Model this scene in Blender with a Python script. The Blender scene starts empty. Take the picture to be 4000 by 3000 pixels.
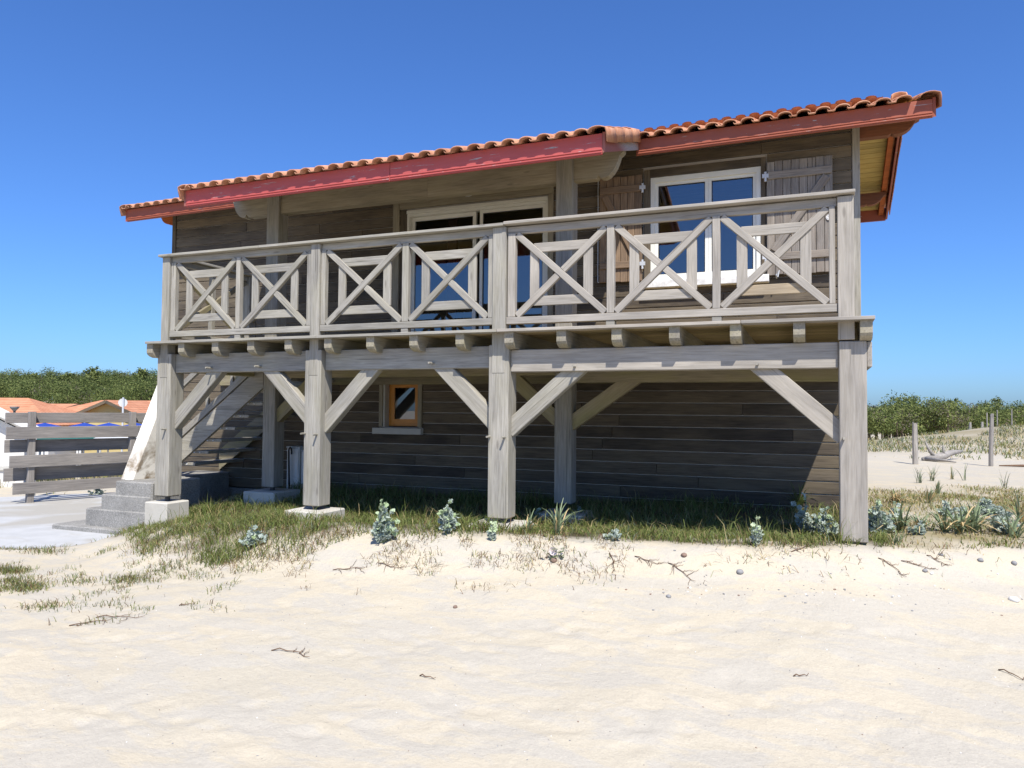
import bpy, bmesh, math, random
import numpy as np
from mathutils import Vector, Matrix, Euler

random.seed(7)
rng = np.random.default_rng(11)
SC = bpy.context.scene
COL = SC.collection

# ---------------------------------------------------------------- camera
CAM_POS = Vector((0.0, -6.5505, 0.0))
CAM_R = Vector((0.9282, 0.3720, 0.0083))
YAW, PITCH, ROLL = math.radians(-21.838), math.radians(2.039), math.radians(0.476)
FWD = Vector((math.sin(YAW) * math.cos(PITCH), math.cos(YAW) * math.cos(PITCH), math.sin(PITCH)))
_r0 = Vector((math.cos(YAW), -math.sin(YAW), 0))
_u0 = _r0.cross(FWD)
RIGHT = _r0 * math.cos(ROLL) + _u0 * math.sin(ROLL)
UP = _u0 * math.cos(ROLL) - _r0 * math.sin(ROLL)
FOC = 2920.0
cam_data = bpy.data.cameras.new("camera")
cam_data.sensor_width = 36.0
cam_data.lens = 36.0 * FOC / 4000.0
cam_data.clip_start = 0.05
cam_data.clip_end = 3000
cam = bpy.data.objects.new("camera", cam_data)
COL.objects.link(cam)
cam.matrix_world = Matrix((
    (RIGHT.x, UP.x, -FWD.x, CAM_POS.x),
    (RIGHT.y, UP.y, -FWD.y, CAM_POS.y),
    (RIGHT.z, UP.z, -FWD.z, CAM_POS.z),
    (0, 0, 0, 1)))
SC.camera = cam

# ---------------------------------------------------------------- sky, sun, exposure
SUN_DIR = Vector((0.62, -1.0, 1.64)).normalized()
world = bpy.data.worlds.new("World")
SC.world = world
world.use_nodes = True
wn = world.node_tree
wn.nodes.clear()
sky = wn.nodes.new("ShaderNodeTexSky")
sky.sky_type = 'NISHITA'
sky.sun_disc = False
sky.sun_elevation = math.asin(SUN_DIR.z)
sky.sun_rotation = math.atan2(SUN_DIR.x, SUN_DIR.y)
sky.altitude = 0
sky.air_density = 1.0
sky.dust_density = 0.8
sky.ozone_density = 8.0
bg = wn.nodes.new("ShaderNodeBackground")
bg.inputs[1].default_value = 0.094
wo = wn.nodes.new("ShaderNodeOutputWorld")
tint = wn.nodes.new("ShaderNodeMixRGB")
tint.blend_type = 'MULTIPLY'
tint.inputs[0].default_value = 1.0
tint.inputs[2].default_value = (0.70, 0.98, 1.38, 1)
wn.links.new(sky.outputs[0], tint.inputs[1])
wn.links.new(tint.outputs[0], bg.inputs[0])
wn.links.new(bg.outputs[0], wo.inputs[0])

sun_data = bpy.data.lights.new("sun", 'SUN')
sun_data.energy = 4.6
sun_data.angle = math.radians(0.53)
sun_data.color = (1.0, 0.955, 0.88)
sun = bpy.data.objects.new("sun", sun_data)
COL.objects.link(sun)
sun.rotation_euler = SUN_DIR.to_track_quat('Z', 'Y').to_euler()
sun.location = SUN_DIR * 60

SC.view_settings.view_transform = 'Standard'
SC.view_settings.look = 'None'
SC.view_settings.gamma = 1.0
SC.view_settings.use_curve_mapping = False
SC.view_settings.exposure = 0.52
SC.cycles.use_denoising = True
SC.cycles.max_bounces = 6
SC.cycles.diffuse_bounces = 3
SC.cycles.glossy_bounces = 3
SC.cycles.transparent_max_bounces = 8
SC.cycles.caustics_reflective = False
SC.cycles.caustics_refractive = False

# ---------------------------------------------------------------- helpers: naming, parenting
WM = {}                                    # object -> its world matrix (known before the depsgraph)


def place(o, M, parent=None):
    WM[o] = M.copy()
    if parent is not None:
        o.parent = parent
        o.matrix_parent_inverse = Matrix.Identity(4)
        o.matrix_basis = WM[parent].inverted() @ M
    else:
        o.matrix_basis = M
    return o


def tag(o, label=None, cat=None, group=None, kind=None):
    if label: o["label"] = label
    if cat: o["category"] = cat
    if group: o["group"] = group
    if kind: o["kind"] = kind
    return o


def empty(name, loc=(0, 0, 0), parent=None, rz=0.0):
    o = bpy.data.objects.new(name, None)
    COL.objects.link(o)
    o.empty_display_size = 0.2
    return place(o, Matrix.Translation(loc) @ Matrix.Rotation(rz, 4, 'Z'), parent)


def link(name, me, mat, M, parent=None):
    o = bpy.data.objects.new(name, me)
    COL.objects.link(o)
    if mat is not None and len(me.materials) == 0:
        me.materials.append(mat)
    elif mat is not None and me.materials[0] != mat:
        o.material_slots[0].link = 'OBJECT'
        o.material_slots[0].material = mat
    return place(o, M, parent)


_boxes = {}


def box_mesh(l, w, h, bev=0.004):
    key = (round(l, 3), round(w, 3), round(h, 3), round(bev, 4))
    if key in _boxes:
        return _boxes[key]
    bm = bmesh.new()
    bmesh.ops.create_cube(bm, size=1.0, matrix=Matrix.Diagonal((l, w, h, 1)))
    b = min(bev, 0.3 * min(l, w, h))
    if b > 0:
        bmesh.ops.bevel(bm, geom=bm.edges[:], offset=b, segments=1, affect='EDGES', profile=0.5)
    me = bpy.data.meshes.new("timber")
    bm.to_mesh(me)
    bm.free()
    _boxes[key] = me
    return me


def axes(p0, p1, up=(0, 0, 1)):
    p0, p1, up = Vector(p0), Vector(p1), Vector(up)
    x = (p1 - p0).normalized()
    y = up.cross(x)
    if y.length < 1e-4:
        y = Vector((0, 1, 0)) if abs(x.z) > .9 else Vector((0, 0, 1)).cross(x)
    y.normalize()
    z = x.cross(y)
    c = (p0 + p1) / 2
    return Matrix(((x.x, y.x, z.x, c.x), (x.y, y.y, z.y, c.y), (x.z, y.z, z.z, c.z), (0, 0, 0, 1)))


def timber(name, p0, p1, w, h, mat, parent=None, bev=0.004, up=(0, 0, 1), pre=None):
    """A squared piece of timber from p0 to p1: local x runs along the grain; w = across (local y), h = local z."""
    L = (Vector(p1) - Vector(p0)).length
    M = axes(p0, p1, up)
    if pre is not None:
        M = pre @ M
    return link(name, box_mesh(L, w, h, bev), mat, M, parent)


def block(name, x0, x1, y0, y1, z0, z1, mat, parent=None, bev=0.004, pre=None):
    """An axis-aligned box, its local x laid along its longest side."""
    dx, dy, dz = x1 - x0, y1 - y0, z1 - z0
    c = ((x0 + x1) / 2, (y0 + y1) / 2, (z0 + z1) / 2)
    if dz >= dx and dz >= dy:
        p0, p1, w, h, up = (c[0], c[1], z0), (c[0], c[1], z1), dx, dy, (0, 1, 0)
    elif dx >= dy:
        p0, p1, w, h, up = (x0, c[1], c[2]), (x1, c[1], c[2]), dy, dz, (0, 0, 1)
    else:
        p0, p1, w, h, up = (c[0], y0, c[2]), (c[0], y1, c[2]), dx, dz, (0, 0, 1)
    return timber(name, p0, p1, w, h, mat, parent, bev, up, pre)


def mesh_obj(name, verts, faces, mat, parent=None, M=None, smooth=False):
    me = bpy.data.meshes.new(name)
    me.from_pydata([tuple(v) for v in verts], [], [tuple(f) for f in faces])
    if smooth:
        me.shade_smooth()
    mats = mat if isinstance(mat, (list, tuple)) else [mat]
    for m in mats:
        me.materials.append(m)
    o = bpy.data.objects.new(name, me)
    COL.objects.link(o)
    return place(o, M or Matrix.Identity(4), parent)


def bm_obj(name, bm, mat, parent=None, M=None, smooth=False):
    me = bpy.data.meshes.new(name)
    bm.to_mesh(me)
    bm.free()
    if smooth:
        me.shade_smooth()
    for m in (mat if isinstance(mat, (list, tuple)) else [mat]):
        me.materials.append(m)
    o = bpy.data.objects.new(name, me)
    COL.objects.link(o)
    return place(o, M or Matrix.Identity(4), parent)


def add_box(bm, x0, x1, y0, y1, z0, z1, mi=0):
    r = bmesh.ops.create_cube(bm, size=1.0, matrix=Matrix.Translation(((x0 + x1) / 2, (y0 + y1) / 2, (z0 + z1) / 2)) @ Matrix.Diagonal((x1 - x0, y1 - y0, z1 - z0, 1)))
    for v in r['verts']:
        for f in v.link_faces:
            f.material_index = mi


def prism(name, pts, y0, y1, mat, parent=None, pre=None):
    """Outline in x-z, extruded from y0 to y1."""
    n = len(pts)
    V = [(x, y0, z) for x, z in pts] + [(x, y1, z) for x, z in pts]
    F = [tuple(range(n))[::-1], tuple(range(n, 2 * n))] + [(i, (i + 1) % n, n + (i + 1) % n, n + i) for i in range(n)]
    bm = bmesh.new()
    vs = [bm.verts.new(v) for v in V]
    for f in F:
        bm.faces.new([vs[i] for i in f])
    bmesh.ops.recalc_face_normals(bm, faces=bm.faces[:])
    return bm_obj(name, bm, mat, parent, pre)


def tube(bm, pts, rad, seg=6, cap=True):
    rings = []
    n = len(pts)
    rad = rad if isinstance(rad, (list, tuple)) else [rad] * n
    for i, p in enumerate(pts):
        p = Vector(p)
        d = (Vector(pts[min(i + 1, n - 1)]) - Vector(pts[max(i - 1, 0)])).normalized()
        a = d.orthogonal().normalized() if i == 0 else (rings[-1][1] - d * rings[-1][1].dot(d)).normalized()
        b = d.cross(a)
        ring = [bm.verts.new(p + (a * math.cos(2 * math.pi * k / seg) + b * math.sin(2 * math.pi * k / seg)) * rad[i]) for k in range(seg)]
        rings.append((ring, a))
    for (r0, _), (r1, _) in zip(rings, rings[1:]):
        for k in range(seg):
            bm.faces.new((r0[k], r0[(k + 1) % seg], r1[(k + 1) % seg], r1[k]))
    if cap:
        bm.faces.new(rings[0][0][::-1])
        bm.faces.new(rings[-1][0])


def np_mesh(name, V, tris=None, quads=None, tmat=None, qmat=None, mats=(), smooth=False):
    me = bpy.data.meshes.new(name)
    nt = 0 if tris is None else len(tris)
    nq = 0 if quads is None else len(quads)
    me.vertices.add(len(V))
    me.vertices.foreach_set("co", np.asarray(V, dtype=np.float32).ravel())
    me.loops.add(nt * 3 + nq * 4)
    parts, starts, off = [], [], 0
    if nq:
        parts.append(np.asarray(quads, dtype=np.int32).ravel())
        starts.append(np.arange(nq) * 4)
        off = nq * 4
    if nt:
        parts.append(np.asarray(tris, dtype=np.int32).ravel())
        starts.append(off + np.arange(nt) * 3)
    me.loops.foreach_set("vertex_index", np.concatenate(parts))
    me.polygons.add(nt + nq)
    me.polygons.foreach_set("loop_start", np.concatenate(starts).astype(np.int32))
    mi = []
    if nq: mi.append(np.zeros(nq, dtype=np.int32) if qmat is None else np.asarray(qmat, dtype=np.int32))
    if nt: mi.append(np.zeros(nt, dtype=np.int32) if tmat is None else np.asarray(tmat, dtype=np.int32))
    for m in mats:
        me.materials.append(m)
    me.polygons.foreach_set("material_index", np.concatenate(mi))
    me.update(calc_edges=True)
    if smooth:
        me.shade_smooth()
    return me


# ---------------------------------------------------------------- materials
class NT:
    def __init__(s, name):
        s.m = bpy.data.materials.new(name)
        s.m.use_nodes = True
        s.t = s.m.node_tree
        s.b = s.t.nodes["Principled BSDF"]
        s.out = s.t.nodes["Material Output"]

    def n(s, typ, **kw):
        nd = s.t.nodes.new("ShaderNode" + typ)
        for k, v in kw.items():
            setattr(nd, k, v)
        return nd

    def l(s, a, b):
        s.t.links.new(a, b)

    def coord(s, which="Object", scale=(1, 1, 1), rand=True, loc=None):
        tc = s.n("TexCoord")
        mp = s.n("Mapping")
        mp.inputs["Scale"].default_value = scale
        s.l(tc.outputs[which], mp.inputs["Vector"])
        if rand:
            oi = s.n("ObjectInfo")
            mul = s.n("VectorMath", operation='SCALE')
            mul.inputs[0].default_value = (37.0, 53.0, 71.0)
            s.l(oi.outputs["Random"], mul.inputs["Scale"])
            s.l(mul.outputs[0], mp.inputs["Location"])
        return mp.outputs[0]

    def noise(s, vec, scale=5, detail=4, rough=0.55, dist=0.0):
        nd = s.n("TexNoise")
        nd.inputs["Scale"].default_value = scale
        nd.inputs["Detail"].default_value = detail
        nd.inputs["Roughness"].default_value = rough
        nd.inputs["Distortion"].default_value = dist
        s.l(vec, nd.inputs["Vector"])
        return nd.outputs["Fac"]

    def ramp(s, fac, stops, interp='LINEAR'):
        r = s.n("ValToRGB")
        cr = r.color_ramp
        cr.interpolation = interp
        while len(cr.elements) < len(stops):
            cr.elements.new(0.5)
        for e, (p, c) in zip(cr.elements, stops):
            e.position = p
            e.color = (*c, 1) if len(c) == 3 else c
        s.l(fac, r.inputs[0])
        return r.outputs[0]

    def mix(s, fac, a, b, typ='MIX'):
        m = s.n("MixRGB", blend_type=typ)
        for i, v in ((0, fac), (1, a), (2, b)):
            if isinstance(v, (int, float)):
                m.inputs[i].default_value = v
            elif isinstance(v, tuple):
                m.inputs[i].default_value = (*v, 1)
            else:
                s.l(v, m.inputs[i])
        return m.outputs[0]

    def rand(s):
        return s.n("ObjectInfo").outputs["Random"]

    def bump(s, h, strength=0.3, dist=0.01):
        b = s.n("Bump")
        b.inputs["Strength"].default_value = strength
        b.inputs["Distance"].default_value = dist
        s.l(h, b.inputs["Height"])
        s.l(b.outputs[0], s.b.inputs["Normal"])

    def done(s, col, rough=0.8, spec=0.25):
        if isinstance(col, tuple):
            s.b.inputs["Base Color"].default_value = (*col, 1)
        else:
            s.l(col, s.b.inputs["Base Color"])
        s.b.inputs["Roughness"].default_value = rough
        s.b.inputs["Specular IOR Level"].default_value = spec
        return s.m


def wood(name, light, dark, tint=None, var=0.25, crack=0.5, alg=None):
    m = NT(name)
    v = m.coord("Object", (1.6, 26, 26))
    g = m.noise(v, 2.4, 6, 0.62, 0.6)
    v2 = m.coord("Object", (0.9, 5, 5))
    blot = m.noise(v2, 1.8, 3, 0.5)
    c = m.ramp(g, [(0.28, dark), (0.62, light)])
    lum = m.ramp(blot, [(0.25, (0.72, 0.72, 0.73)), (0.75, (1.1, 1.09, 1.07))])
    c = m.mix(1.0, c, lum, 'MULTIPLY')
    rv = m.ramp(m.rand(), [(0.0, (1 - var, 1 - var, 1 - var * 0.9)), (0.5, (1, 1, 1)), (1.0, (1 + var * 0.5, 1 + var * 0.42, 1 + var * 0.3))])
    c = m.mix(1.0, c, rv, 'MULTIPLY')
    if tint:
        tn = m.noise(m.coord("Object", (0.7, 3, 3)), 2.2, 3, 0.6)
        tf = m.ramp(tn, [(0.42, (0, 0, 0)), (0.66, (1, 1, 1))])
        c = m.mix(m.mix(1.0, tf, (alg or 0.5,) * 3, 'MULTIPLY'), c, tint)
    # drying cracks and knots
    vc = m.coord("Object", (0.55, 34, 34))
    w = m.noise(vc, 2.0, 2, 0.5, 0.3)
    ck = m.ramp(w, [(0.0, (1, 1, 1)), (0.315, (1, 1, 1)), (0.335, (0, 0, 0))])
    c = m.mix(m.mix(1.0, ck, (crack,) * 3, 'MULTIPLY'), c, (0.03, 0.026, 0.022))
    vo = m.n("TexVoronoi", feature='F1')
    vo.inputs["Scale"].default_value = 1.0
    m.l(m.coord("Object", (2.2, 8, 8)), vo.inputs["Vector"])
    kn = m.ramp(vo.outputs["Distance"], [(0.0, (1, 1, 1)), (0.07, (0.8, 0.8, 0.8)), (0.12, (0, 0, 0))])
    c = m.mix(m.mix(1.0, kn, (0.45,) * 3, 'MULTIPLY'), c, (0.075, 0.06, 0.05))
    m.bump(g, 0.35, 0.004)
    return m.done(c, 0.82, 0.2)


MAT = {}
MAT['silver'] = wood("weathered_silver_timber", (0.395, 0.372, 0.322), (0.245, 0.227, 0.192), (0.34, 0.31, 0.19), 0.14, 0.5, 0.22)
MAT['fresh'] = wood("newer_timber", (0.43, 0.392, 0.336), (0.305, 0.275, 0.228), None, 0.12, 0.4)
MAT['tan'] = wood("tan_replacement_board", (0.47, 0.38, 0.26), (0.35, 0.27, 0.17), None, 0.1, 0.2)
MAT['clad'] = wood("weathered_cladding", (0.158, 0.129, 0.094), (0.07, 0.057, 0.042), (0.22, 0.172, 0.105), 0.42, 0.3, 0.35)
MAT['under'] = wood("bounce_tinted_algae_timber", (0.36, 0.31, 0.21), (0.22, 0.185, 0.115), (0.29, 0.265, 0.11), 0.2, 0.25, 0.6)  # algae stain plus light bounced off the sand, put into the colour
MAT['warm'] = wood("bounce_tinted_underside_timber", (0.46, 0.35, 0.20), (0.30, 0.22, 0.115), (0.30, 0.26, 0.09), 0.2, 0.25, 0.4)  # warm light bounced off the sand, painted into the wood colour
MAT['joist'] = wood("grey_joist_timber", (0.37, 0.335, 0.265), (0.235, 0.21, 0.16), (0.30, 0.27, 0.13), 0.15, 0.3, 0.35)
MAT['shut'] = wood("grey_pink_shutter_wood", (0.32, 0.285, 0.245), (0.165, 0.142, 0.118), (0.29, 0.225, 0.165), 0.2, 0.4, 0.3)
MAT['shutb'] = wood("brown_shutter_wood", (0.30, 0.21, 0.14), (0.14, 0.098, 0.066), (0.33, 0.22, 0.135), 0.25, 0.4, 0.4)
MAT['fencew'] = wood("grey_fence_board", (0.30, 0.275, 0.25), (0.19, 0.175, 0.16), None, 0.12, 0.35)
MAT['beamw'] = wood("yellow_grey_timber", (0.38, 0.335, 0.25), (0.245, 0.21, 0.15), (0.33, 0.30, 0.20), 0.1, 0.3, 0.3)  # yellower grey than the posts, for purlins and casings
MAT['soffit'] = wood("yellow_pine_board", (0.62, 0.47, 0.17), (0.47, 0.33, 0.10), None, 0.15, 0.1)
MAT['rafter'] = wood("orange_stained_rafter", (0.50, 0.15, 0.045), (0.34, 0.085, 0.025), None, 0.1, 0.15)
MAT['rafterd'] = wood("dark_red_brown_purlin", (0.25, 0.105, 0.055), (0.17, 0.065, 0.035), None, 0.1, 0.15)
MAT['drift'] = wood("bleached_driftwood", (0.42, 0.39, 0.35), (0.22, 0.2, 0.175), None, 0.2, 0.5)


def paint(name, red, wear=0.5):
    m = NT(name)
    v = m.coord("Object", (1.3, 9, 9))
    fade = m.noise(v, 1.6, 3, 0.5)
    c = m.ramp(fade, [(0.3, tuple(0.86 * k for k in red)), (0.7, red)])
    p = m.noise(m.coord("Object", (1.7, 20, 20)), 2.2, 6, 0.66, 0.5)
    pk = m.ramp(p, [(0.0, (0, 0, 0)), (wear, (0, 0, 0)), (wear + 0.02, (1, 1, 1))])
    tc = m.n("TexCoord")
    sp = m.n("SeparateXYZ")
    m.l(tc.outputs["Generated"], sp.inputs[0])
    band = m.ramp(sp.outputs[2], [(0.30, (0, 0, 0)), (0.5, (1, 1, 1)), (0.72, (1, 1, 1)), (0.86, (0, 0, 0))])
    k = m.mix(1.0, pk, band, 'MULTIPLY')
    g = m.noise(m.coord("Object", (4, 30, 30)), 3, 3)
    bare = m.ramp(g, [(0.35, (0.24, 0.225, 0.21)), (0.65, (0.50, 0.47, 0.44))])
    c = m.mix(k, c, bare)
    m.bump(p, 0.15, 0.003)
    return m.done(c, 0.55, 0.35)


MAT['red'] = paint("peeling_red_paint", (0.47, 0.095, 0.085), 0.61)
MAT['brick'] = paint("faded_brick_red_paint", (0.34, 0.092, 0.05), 0.63)
MAT['bare'] = paint("worn_bare_end_board", (0.33, 0.12, 0.09), 0.40)

m = NT("terracotta_tile")
n1 = m.noise(m.coord("Object", (5, 5, 5)), 2.4, 4, 0.6)
c = m.ramp(n1, [(0.25, (0.44, 0.19, 0.105)), (0.55, (0.58, 0.30, 0.185)), (0.8, (0.66, 0.39, 0.26))])
c = m.mix(1.0, c, m.ramp(m.rand(), [(0, (0.80, 0.76, 0.74)), (0.6, (1.0, 1.0, 1.0)), (1, (1.12, 1.12, 1.1))]), 'MULTIPLY')
m.bump(n1, 0.2, 0.004)
MAT['tile'] = m.done(c, 0.85, 0.15)


def plain(name, col, rough=0.6, spec=0.3, amp=0.1, sc=6.0, coord="Object"):
    m = NT(name)
    n = m.noise(m.coord(coord, (1, 1, 1)), sc, 4, 0.6)
    c = m.ramp(n, [(0.25, tuple(k * (1 - amp) for k in col)), (0.75, tuple(min(1, k * (1 + amp)) for k in col))])
    m.bump(n, 0.08, 0.004)
    return m.done(c, rough, spec)


def concrete(name, a, b, speck, bumpk=0.5, patch=None):
    m = NT(name)
    v = m.coord("Object", (1, 1, 1))
    n = m.noise(v, 3.0, 5, 0.6)
    c = m.ramp(n, [(0.3, a), (0.7, b)])
    vo = m.n("TexVoronoi")
    vo.inputs["Scale"].default_value = 46
    m.l(v, vo.inputs["Vector"])
    sp = m.ramp(vo.outputs["Distance"], [(0.0, (1, 1, 1)), (0.16, (1, 1, 1)), (0.22, (0, 0, 0))])
    sel = m.ramp(vo.outputs["Color"], [(0.45, (0, 0, 0)), (0.55, (1, 1, 1))])
    c = m.mix(m.mix(1.0, m.mix(1.0, sp, sel, 'MULTIPLY'), (speck,) * 3, 'MULTIPLY'), c, (0.62, 0.60, 0.56))
    if patch:
        pn = m.noise(v, 0.55, 4, 0.6, 0.6)
        c = m.mix(m.ramp(pn, [(0.50, (0, 0, 0)), (0.60, (0.8, 0.8, 0.8))]), c, patch)
    dk = m.noise(v, 60, 2, 0.6)
    c = m.mix(1.0, c, m.ramp(dk, [(0.3, (1 - speck * 0.45,) * 3), (0.6, (1, 1, 1))]), 'MULTIPLY')
    m.bump(dk, bumpk, 0.006)
    return m.done(c, 0.9, 0.15)


MAT['aggr'] = concrete("exposed_aggregate_concrete", (0.24, 0.23, 0.21), (0.36, 0.345, 0.315), 0.8)
MAT['footing'] = concrete("pale_footing_concrete", (0.46, 0.43, 0.37), (0.56, 0.53, 0.46), 0.12, 0.2)
MAT['pave'] = concrete("pale_path_concrete", (0.42, 0.42, 0.41), (0.49, 0.49, 0.48), 0.1, 0.15, (0.36, 0.335, 0.285))

m = NT("cream_stucco")
v = m.coord("Object", (1, 1, 1))
st = m.noise(v, 3.4, 5, 0.65, 0.5)
tc = m.n("TexCoord")
sp = m.n("SeparateXYZ")
m.l(tc.outputs["Generated"], sp.inputs[0])
low = m.ramp(sp.outputs[2], [(0.0, (1, 1, 1)), (0.22, (0.75, 0.75, 0.75)), (0.42, (0, 0, 0))])
k = m.mix(1.0, m.ramp(st, [(0.46, (0, 0, 0)), (0.62, (1, 1, 1))]), low, 'MULTIPLY')
c = m.mix(k, (0.74, 0.70, 0.62), (0.20, 0.145, 0.085))
m.bump(m.noise(v, 30, 3), 0.3, 0.004)
MAT['stucco'] = m.done(c, 0.9, 0.1)

MAT['white'] = plain("off_white_frame_paint", (0.76, 0.74, 0.66), 0.4, 0.4, 0.05)
MAT['sillw'] = plain("flaking_white_sill_paint", (0.72, 0.70, 0.66), 0.6, 0.2, 0.28, 14)
MAT['sillg'] = plain("pale_grey_sill", (0.50, 0.49, 0.45), 0.7, 0.2, 0.1)
MAT['orange'] = plain("orange_varnished_frame", (0.56, 0.24, 0.045), 0.35, 0.4, 0.15)
MAT['inner'] = plain("interior_plaster", (0.55, 0.50, 0.44), 0.9, 0.1, 0.05)
MAT['curtain'] = plain("brown_curtain", (0.12, 0.06, 0.04), 0.9, 0.1, 0.2)
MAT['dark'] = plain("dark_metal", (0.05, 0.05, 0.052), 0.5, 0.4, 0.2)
MAT['black'] = plain("black_rubber", (0.018, 0.018, 0.02), 0.45, 0.4, 0.2)
MAT['galv'] = plain("galvanised_metal", (0.55, 0.56, 0.57), 0.35, 0.6, 0.1)
MAT['gasket'] = plain("black_glazing_gasket", (0.03, 0.03, 0.032), 0.6, 0.3, 0.1)
MAT['cabinet'] = plain("white_plastic_cabinet", (0.66, 0.65, 0.61), 0.5, 0.3, 0.06)
MAT['shell'] = plain("chalky_shell", (0.72, 0.70, 0.66), 0.6, 0.3, 0.1)
MAT['stone'] = plain("grey_pebble", (0.26, 0.255, 0.25), 0.75, 0.2, 0.25)
MAT['stoneb'] = plain("brown_pebble", (0.25, 0.17, 0.13), 0.75, 0.2, 0.25)
MAT['twig'] = plain("dry_brown_twig", (0.16, 0.10, 0.065), 0.9, 0.1, 0.25, 20)
MAT['wallw'] = plain("limewashed_wall", (0.72, 0.70, 0.66), 0.9, 0.1, 0.05, 2)
MAT['wally'] = plain("yellow_render", (0.50, 0.40, 0.19), 0.9, 0.1, 0.06, 2)
MAT['fibro'] = plain("white_corrugated_sheet", (0.66, 0.64, 0.60), 0.8, 0.2, 0.1, 3)
MAT['blue'] = plain("blue_canvas", (0.03, 0.065, 0.30), 0.8, 0.1, 0.1, 3)
MAT['green'] = plain("green_canvas", (0.03, 0.16, 0.13), 0.8, 0.1, 0.1, 3)

m = NT("window_glass")
gl = m.n("BsdfGlossy")
gl.inputs["Roughness"].default_value = 0.0
gl.inputs["Color"].default_value = (0.92, 0.95, 1.0, 1)
tr = m.n("BsdfTransparent")
tr.inputs["Color"].default_value = (0.80, 0.84, 0.84, 1)
fr = m.n("Fresnel")
fr.inputs["IOR"].default_value = 2.3
ms = m.n("MixShader")
m.l(fr.outputs[0], ms.inputs[0])
m.l(tr.outputs[0], ms.inputs[1])
m.l(gl.outputs[0], ms.inputs[2])
m.l(ms.outputs[0], m.out.inputs[0])
MAT['glass'] = m.m


def leafmat(name, a, b, rough=0.7, trans=0.25):
    m = NT(name)
    gi = m.n("NewGeometry")
    c = m.ramp(gi.outputs["Random Per Island"], [(0.0, a), (1.0, b)])
    c2 = m.mix(1.0, c, m.ramp(m.rand(), [(0, (0.88, 0.9, 0.88)), (1, (1.1, 1.08, 1.05))]), 'MULTIPLY')
    df = m.n("BsdfTranslucent")
    m.l(c2, df.inputs[0])
    ms = m.n("MixShader")
    ms.inputs[0].default_value = trans
    m.done(c2, rough, 0.2)
    m.l(m.b.outputs[0], ms.inputs[1])
    m.l(df.outputs[0], ms.inputs[2])
    m.l(ms.outputs[0], m.out.inputs[0])
    return m.m


MAT['gr1'] = leafmat("green_grass_blade", (0.105, 0.142, 0.034), (0.215, 0.255, 0.07))
MAT['gr2'] = leafmat("olive_grass_blade", (0.15, 0.165, 0.05), (0.27, 0.265, 0.095))
MAT['gr3'] = leafmat("straw_grass_blade", (0.36, 0.27, 0.12), (0.52, 0.42, 0.22))
MAT['gr4'] = leafmat("brown_dead_blade", (0.13, 0.075, 0.04), (0.27, 0.17, 0.10))
MAT['gr5'] = leafmat("grey_green_blade", (0.16, 0.19, 0.13), (0.28, 0.31, 0.21))
MAT['holly'] = leafmat("blue_green_sea_holly_leaf", (0.26, 0.315, 0.27), (0.45, 0.50, 0.445), 0.6, 0.15)
MAT['hollyp'] = leafmat("pale_green_sea_holly_tip", (0.33, 0.42, 0.22), (0.52, 0.60, 0.40), 0.6, 0.2)
MAT['strap'] = leafmat("green_strap_leaf", (0.15, 0.20, 0.10), (0.27, 0.32, 0.19), 0.5, 0.2)
MAT['strapd'] = leafmat("dried_tan_strap_leaf", (0.48, 0.33, 0.15), (0.66, 0.50, 0.27), 0.8, 0.2)
MAT['stem'] = plain("plant_stem", (0.22, 0.25, 0.14), 0.8, 0.1, 0.2)
MAT['pine1'] = leafmat("pine_needles", (0.06, 0.085, 0.024), (0.14, 0.165, 0.05), 0.8, 0.15)
MAT['pine2'] = leafmat("paler_pine_needles", (0.13, 0.165, 0.045), (0.22, 0.24, 0.08), 0.8, 0.15)  # paler needle tone, dealt to clumps at random
MAT['pine3'] = leafmat("dry_grey_twigs", (0.10, 0.085, 0.06), (0.18, 0.155, 0.11), 0.9, 0.05)
MAT['bark'] = plain("pine_bark", (0.13, 0.10, 0.075), 0.9, 0.1, 0.3)
MAT['petal'] = leafmat("pale_pink_petal", (0.74, 0.60, 0.62), (0.82, 0.72, 0.72), 0.6, 0.3)

m = NT("dune_sand")
v = m.coord("Object", (1, 1, 1), rand=False)
a = m.noise(v, 0.55, 4, 0.6, 0.3)
c = m.ramp(a, [(0.3, (0.50, 0.445, 0.34)), (0.7, (0.56, 0.485, 0.355))])
pt = m.noise(m.coord("Object", (0.8, 2.0, 1), rand=False), 2.6, 5, 0.62, 0.5)
c = m.mix(m.ramp(pt, [(0.46, (0, 0, 0)), (0.54, (0.75, 0.75, 0.75))]), c, (0.475, 0.435, 0.36))
fine = m.noise(v, 90, 3, 0.7)
grit = m.noise(v, 26, 5, 0.7, 0.2)
c = m.mix(1.0, c, m.ramp(grit, [(0.3, (0.93, 0.93, 0.94)), (0.6, (1.0, 1.0, 1.0))]), 'MULTIPLY')
c = m.mix(1.0, c, m.ramp(fine, [(0.3, (0.90, 0.90, 0.91)), (0.62, (1.0, 1.0, 1.0))]), 'MULTIPLY')
vo = m.n("TexVoronoi")
vo.inputs["Scale"].default_value = 17
m.l(v, vo.inputs["Vector"])
spk = m.ramp(vo.outputs["Distance"], [(0.0, (1, 1, 1)), (0.055, (1, 1, 1)), (0.08, (0, 0, 0))])
sel = m.ramp(vo.outputs["Color"], [(0.60, (0, 0, 0)), (0.64, (0.7, 0.7, 0.7))])
c = m.mix(m.mix(1.0, spk, sel, 'MULTIPLY'), c, (0.20, 0.18, 0.16))
va = m.n("VertexColor", layer_name="soil")
sx = m.n("SeparateXYZ")
m.l(va.outputs[0], sx.inputs[0])
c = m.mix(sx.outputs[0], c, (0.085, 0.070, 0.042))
c = m.mix(sx.outputs[1], c, (0.27, 0.225, 0.125))
mid = m.noise(v, 7, 4, 0.6, 0.4)
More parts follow.
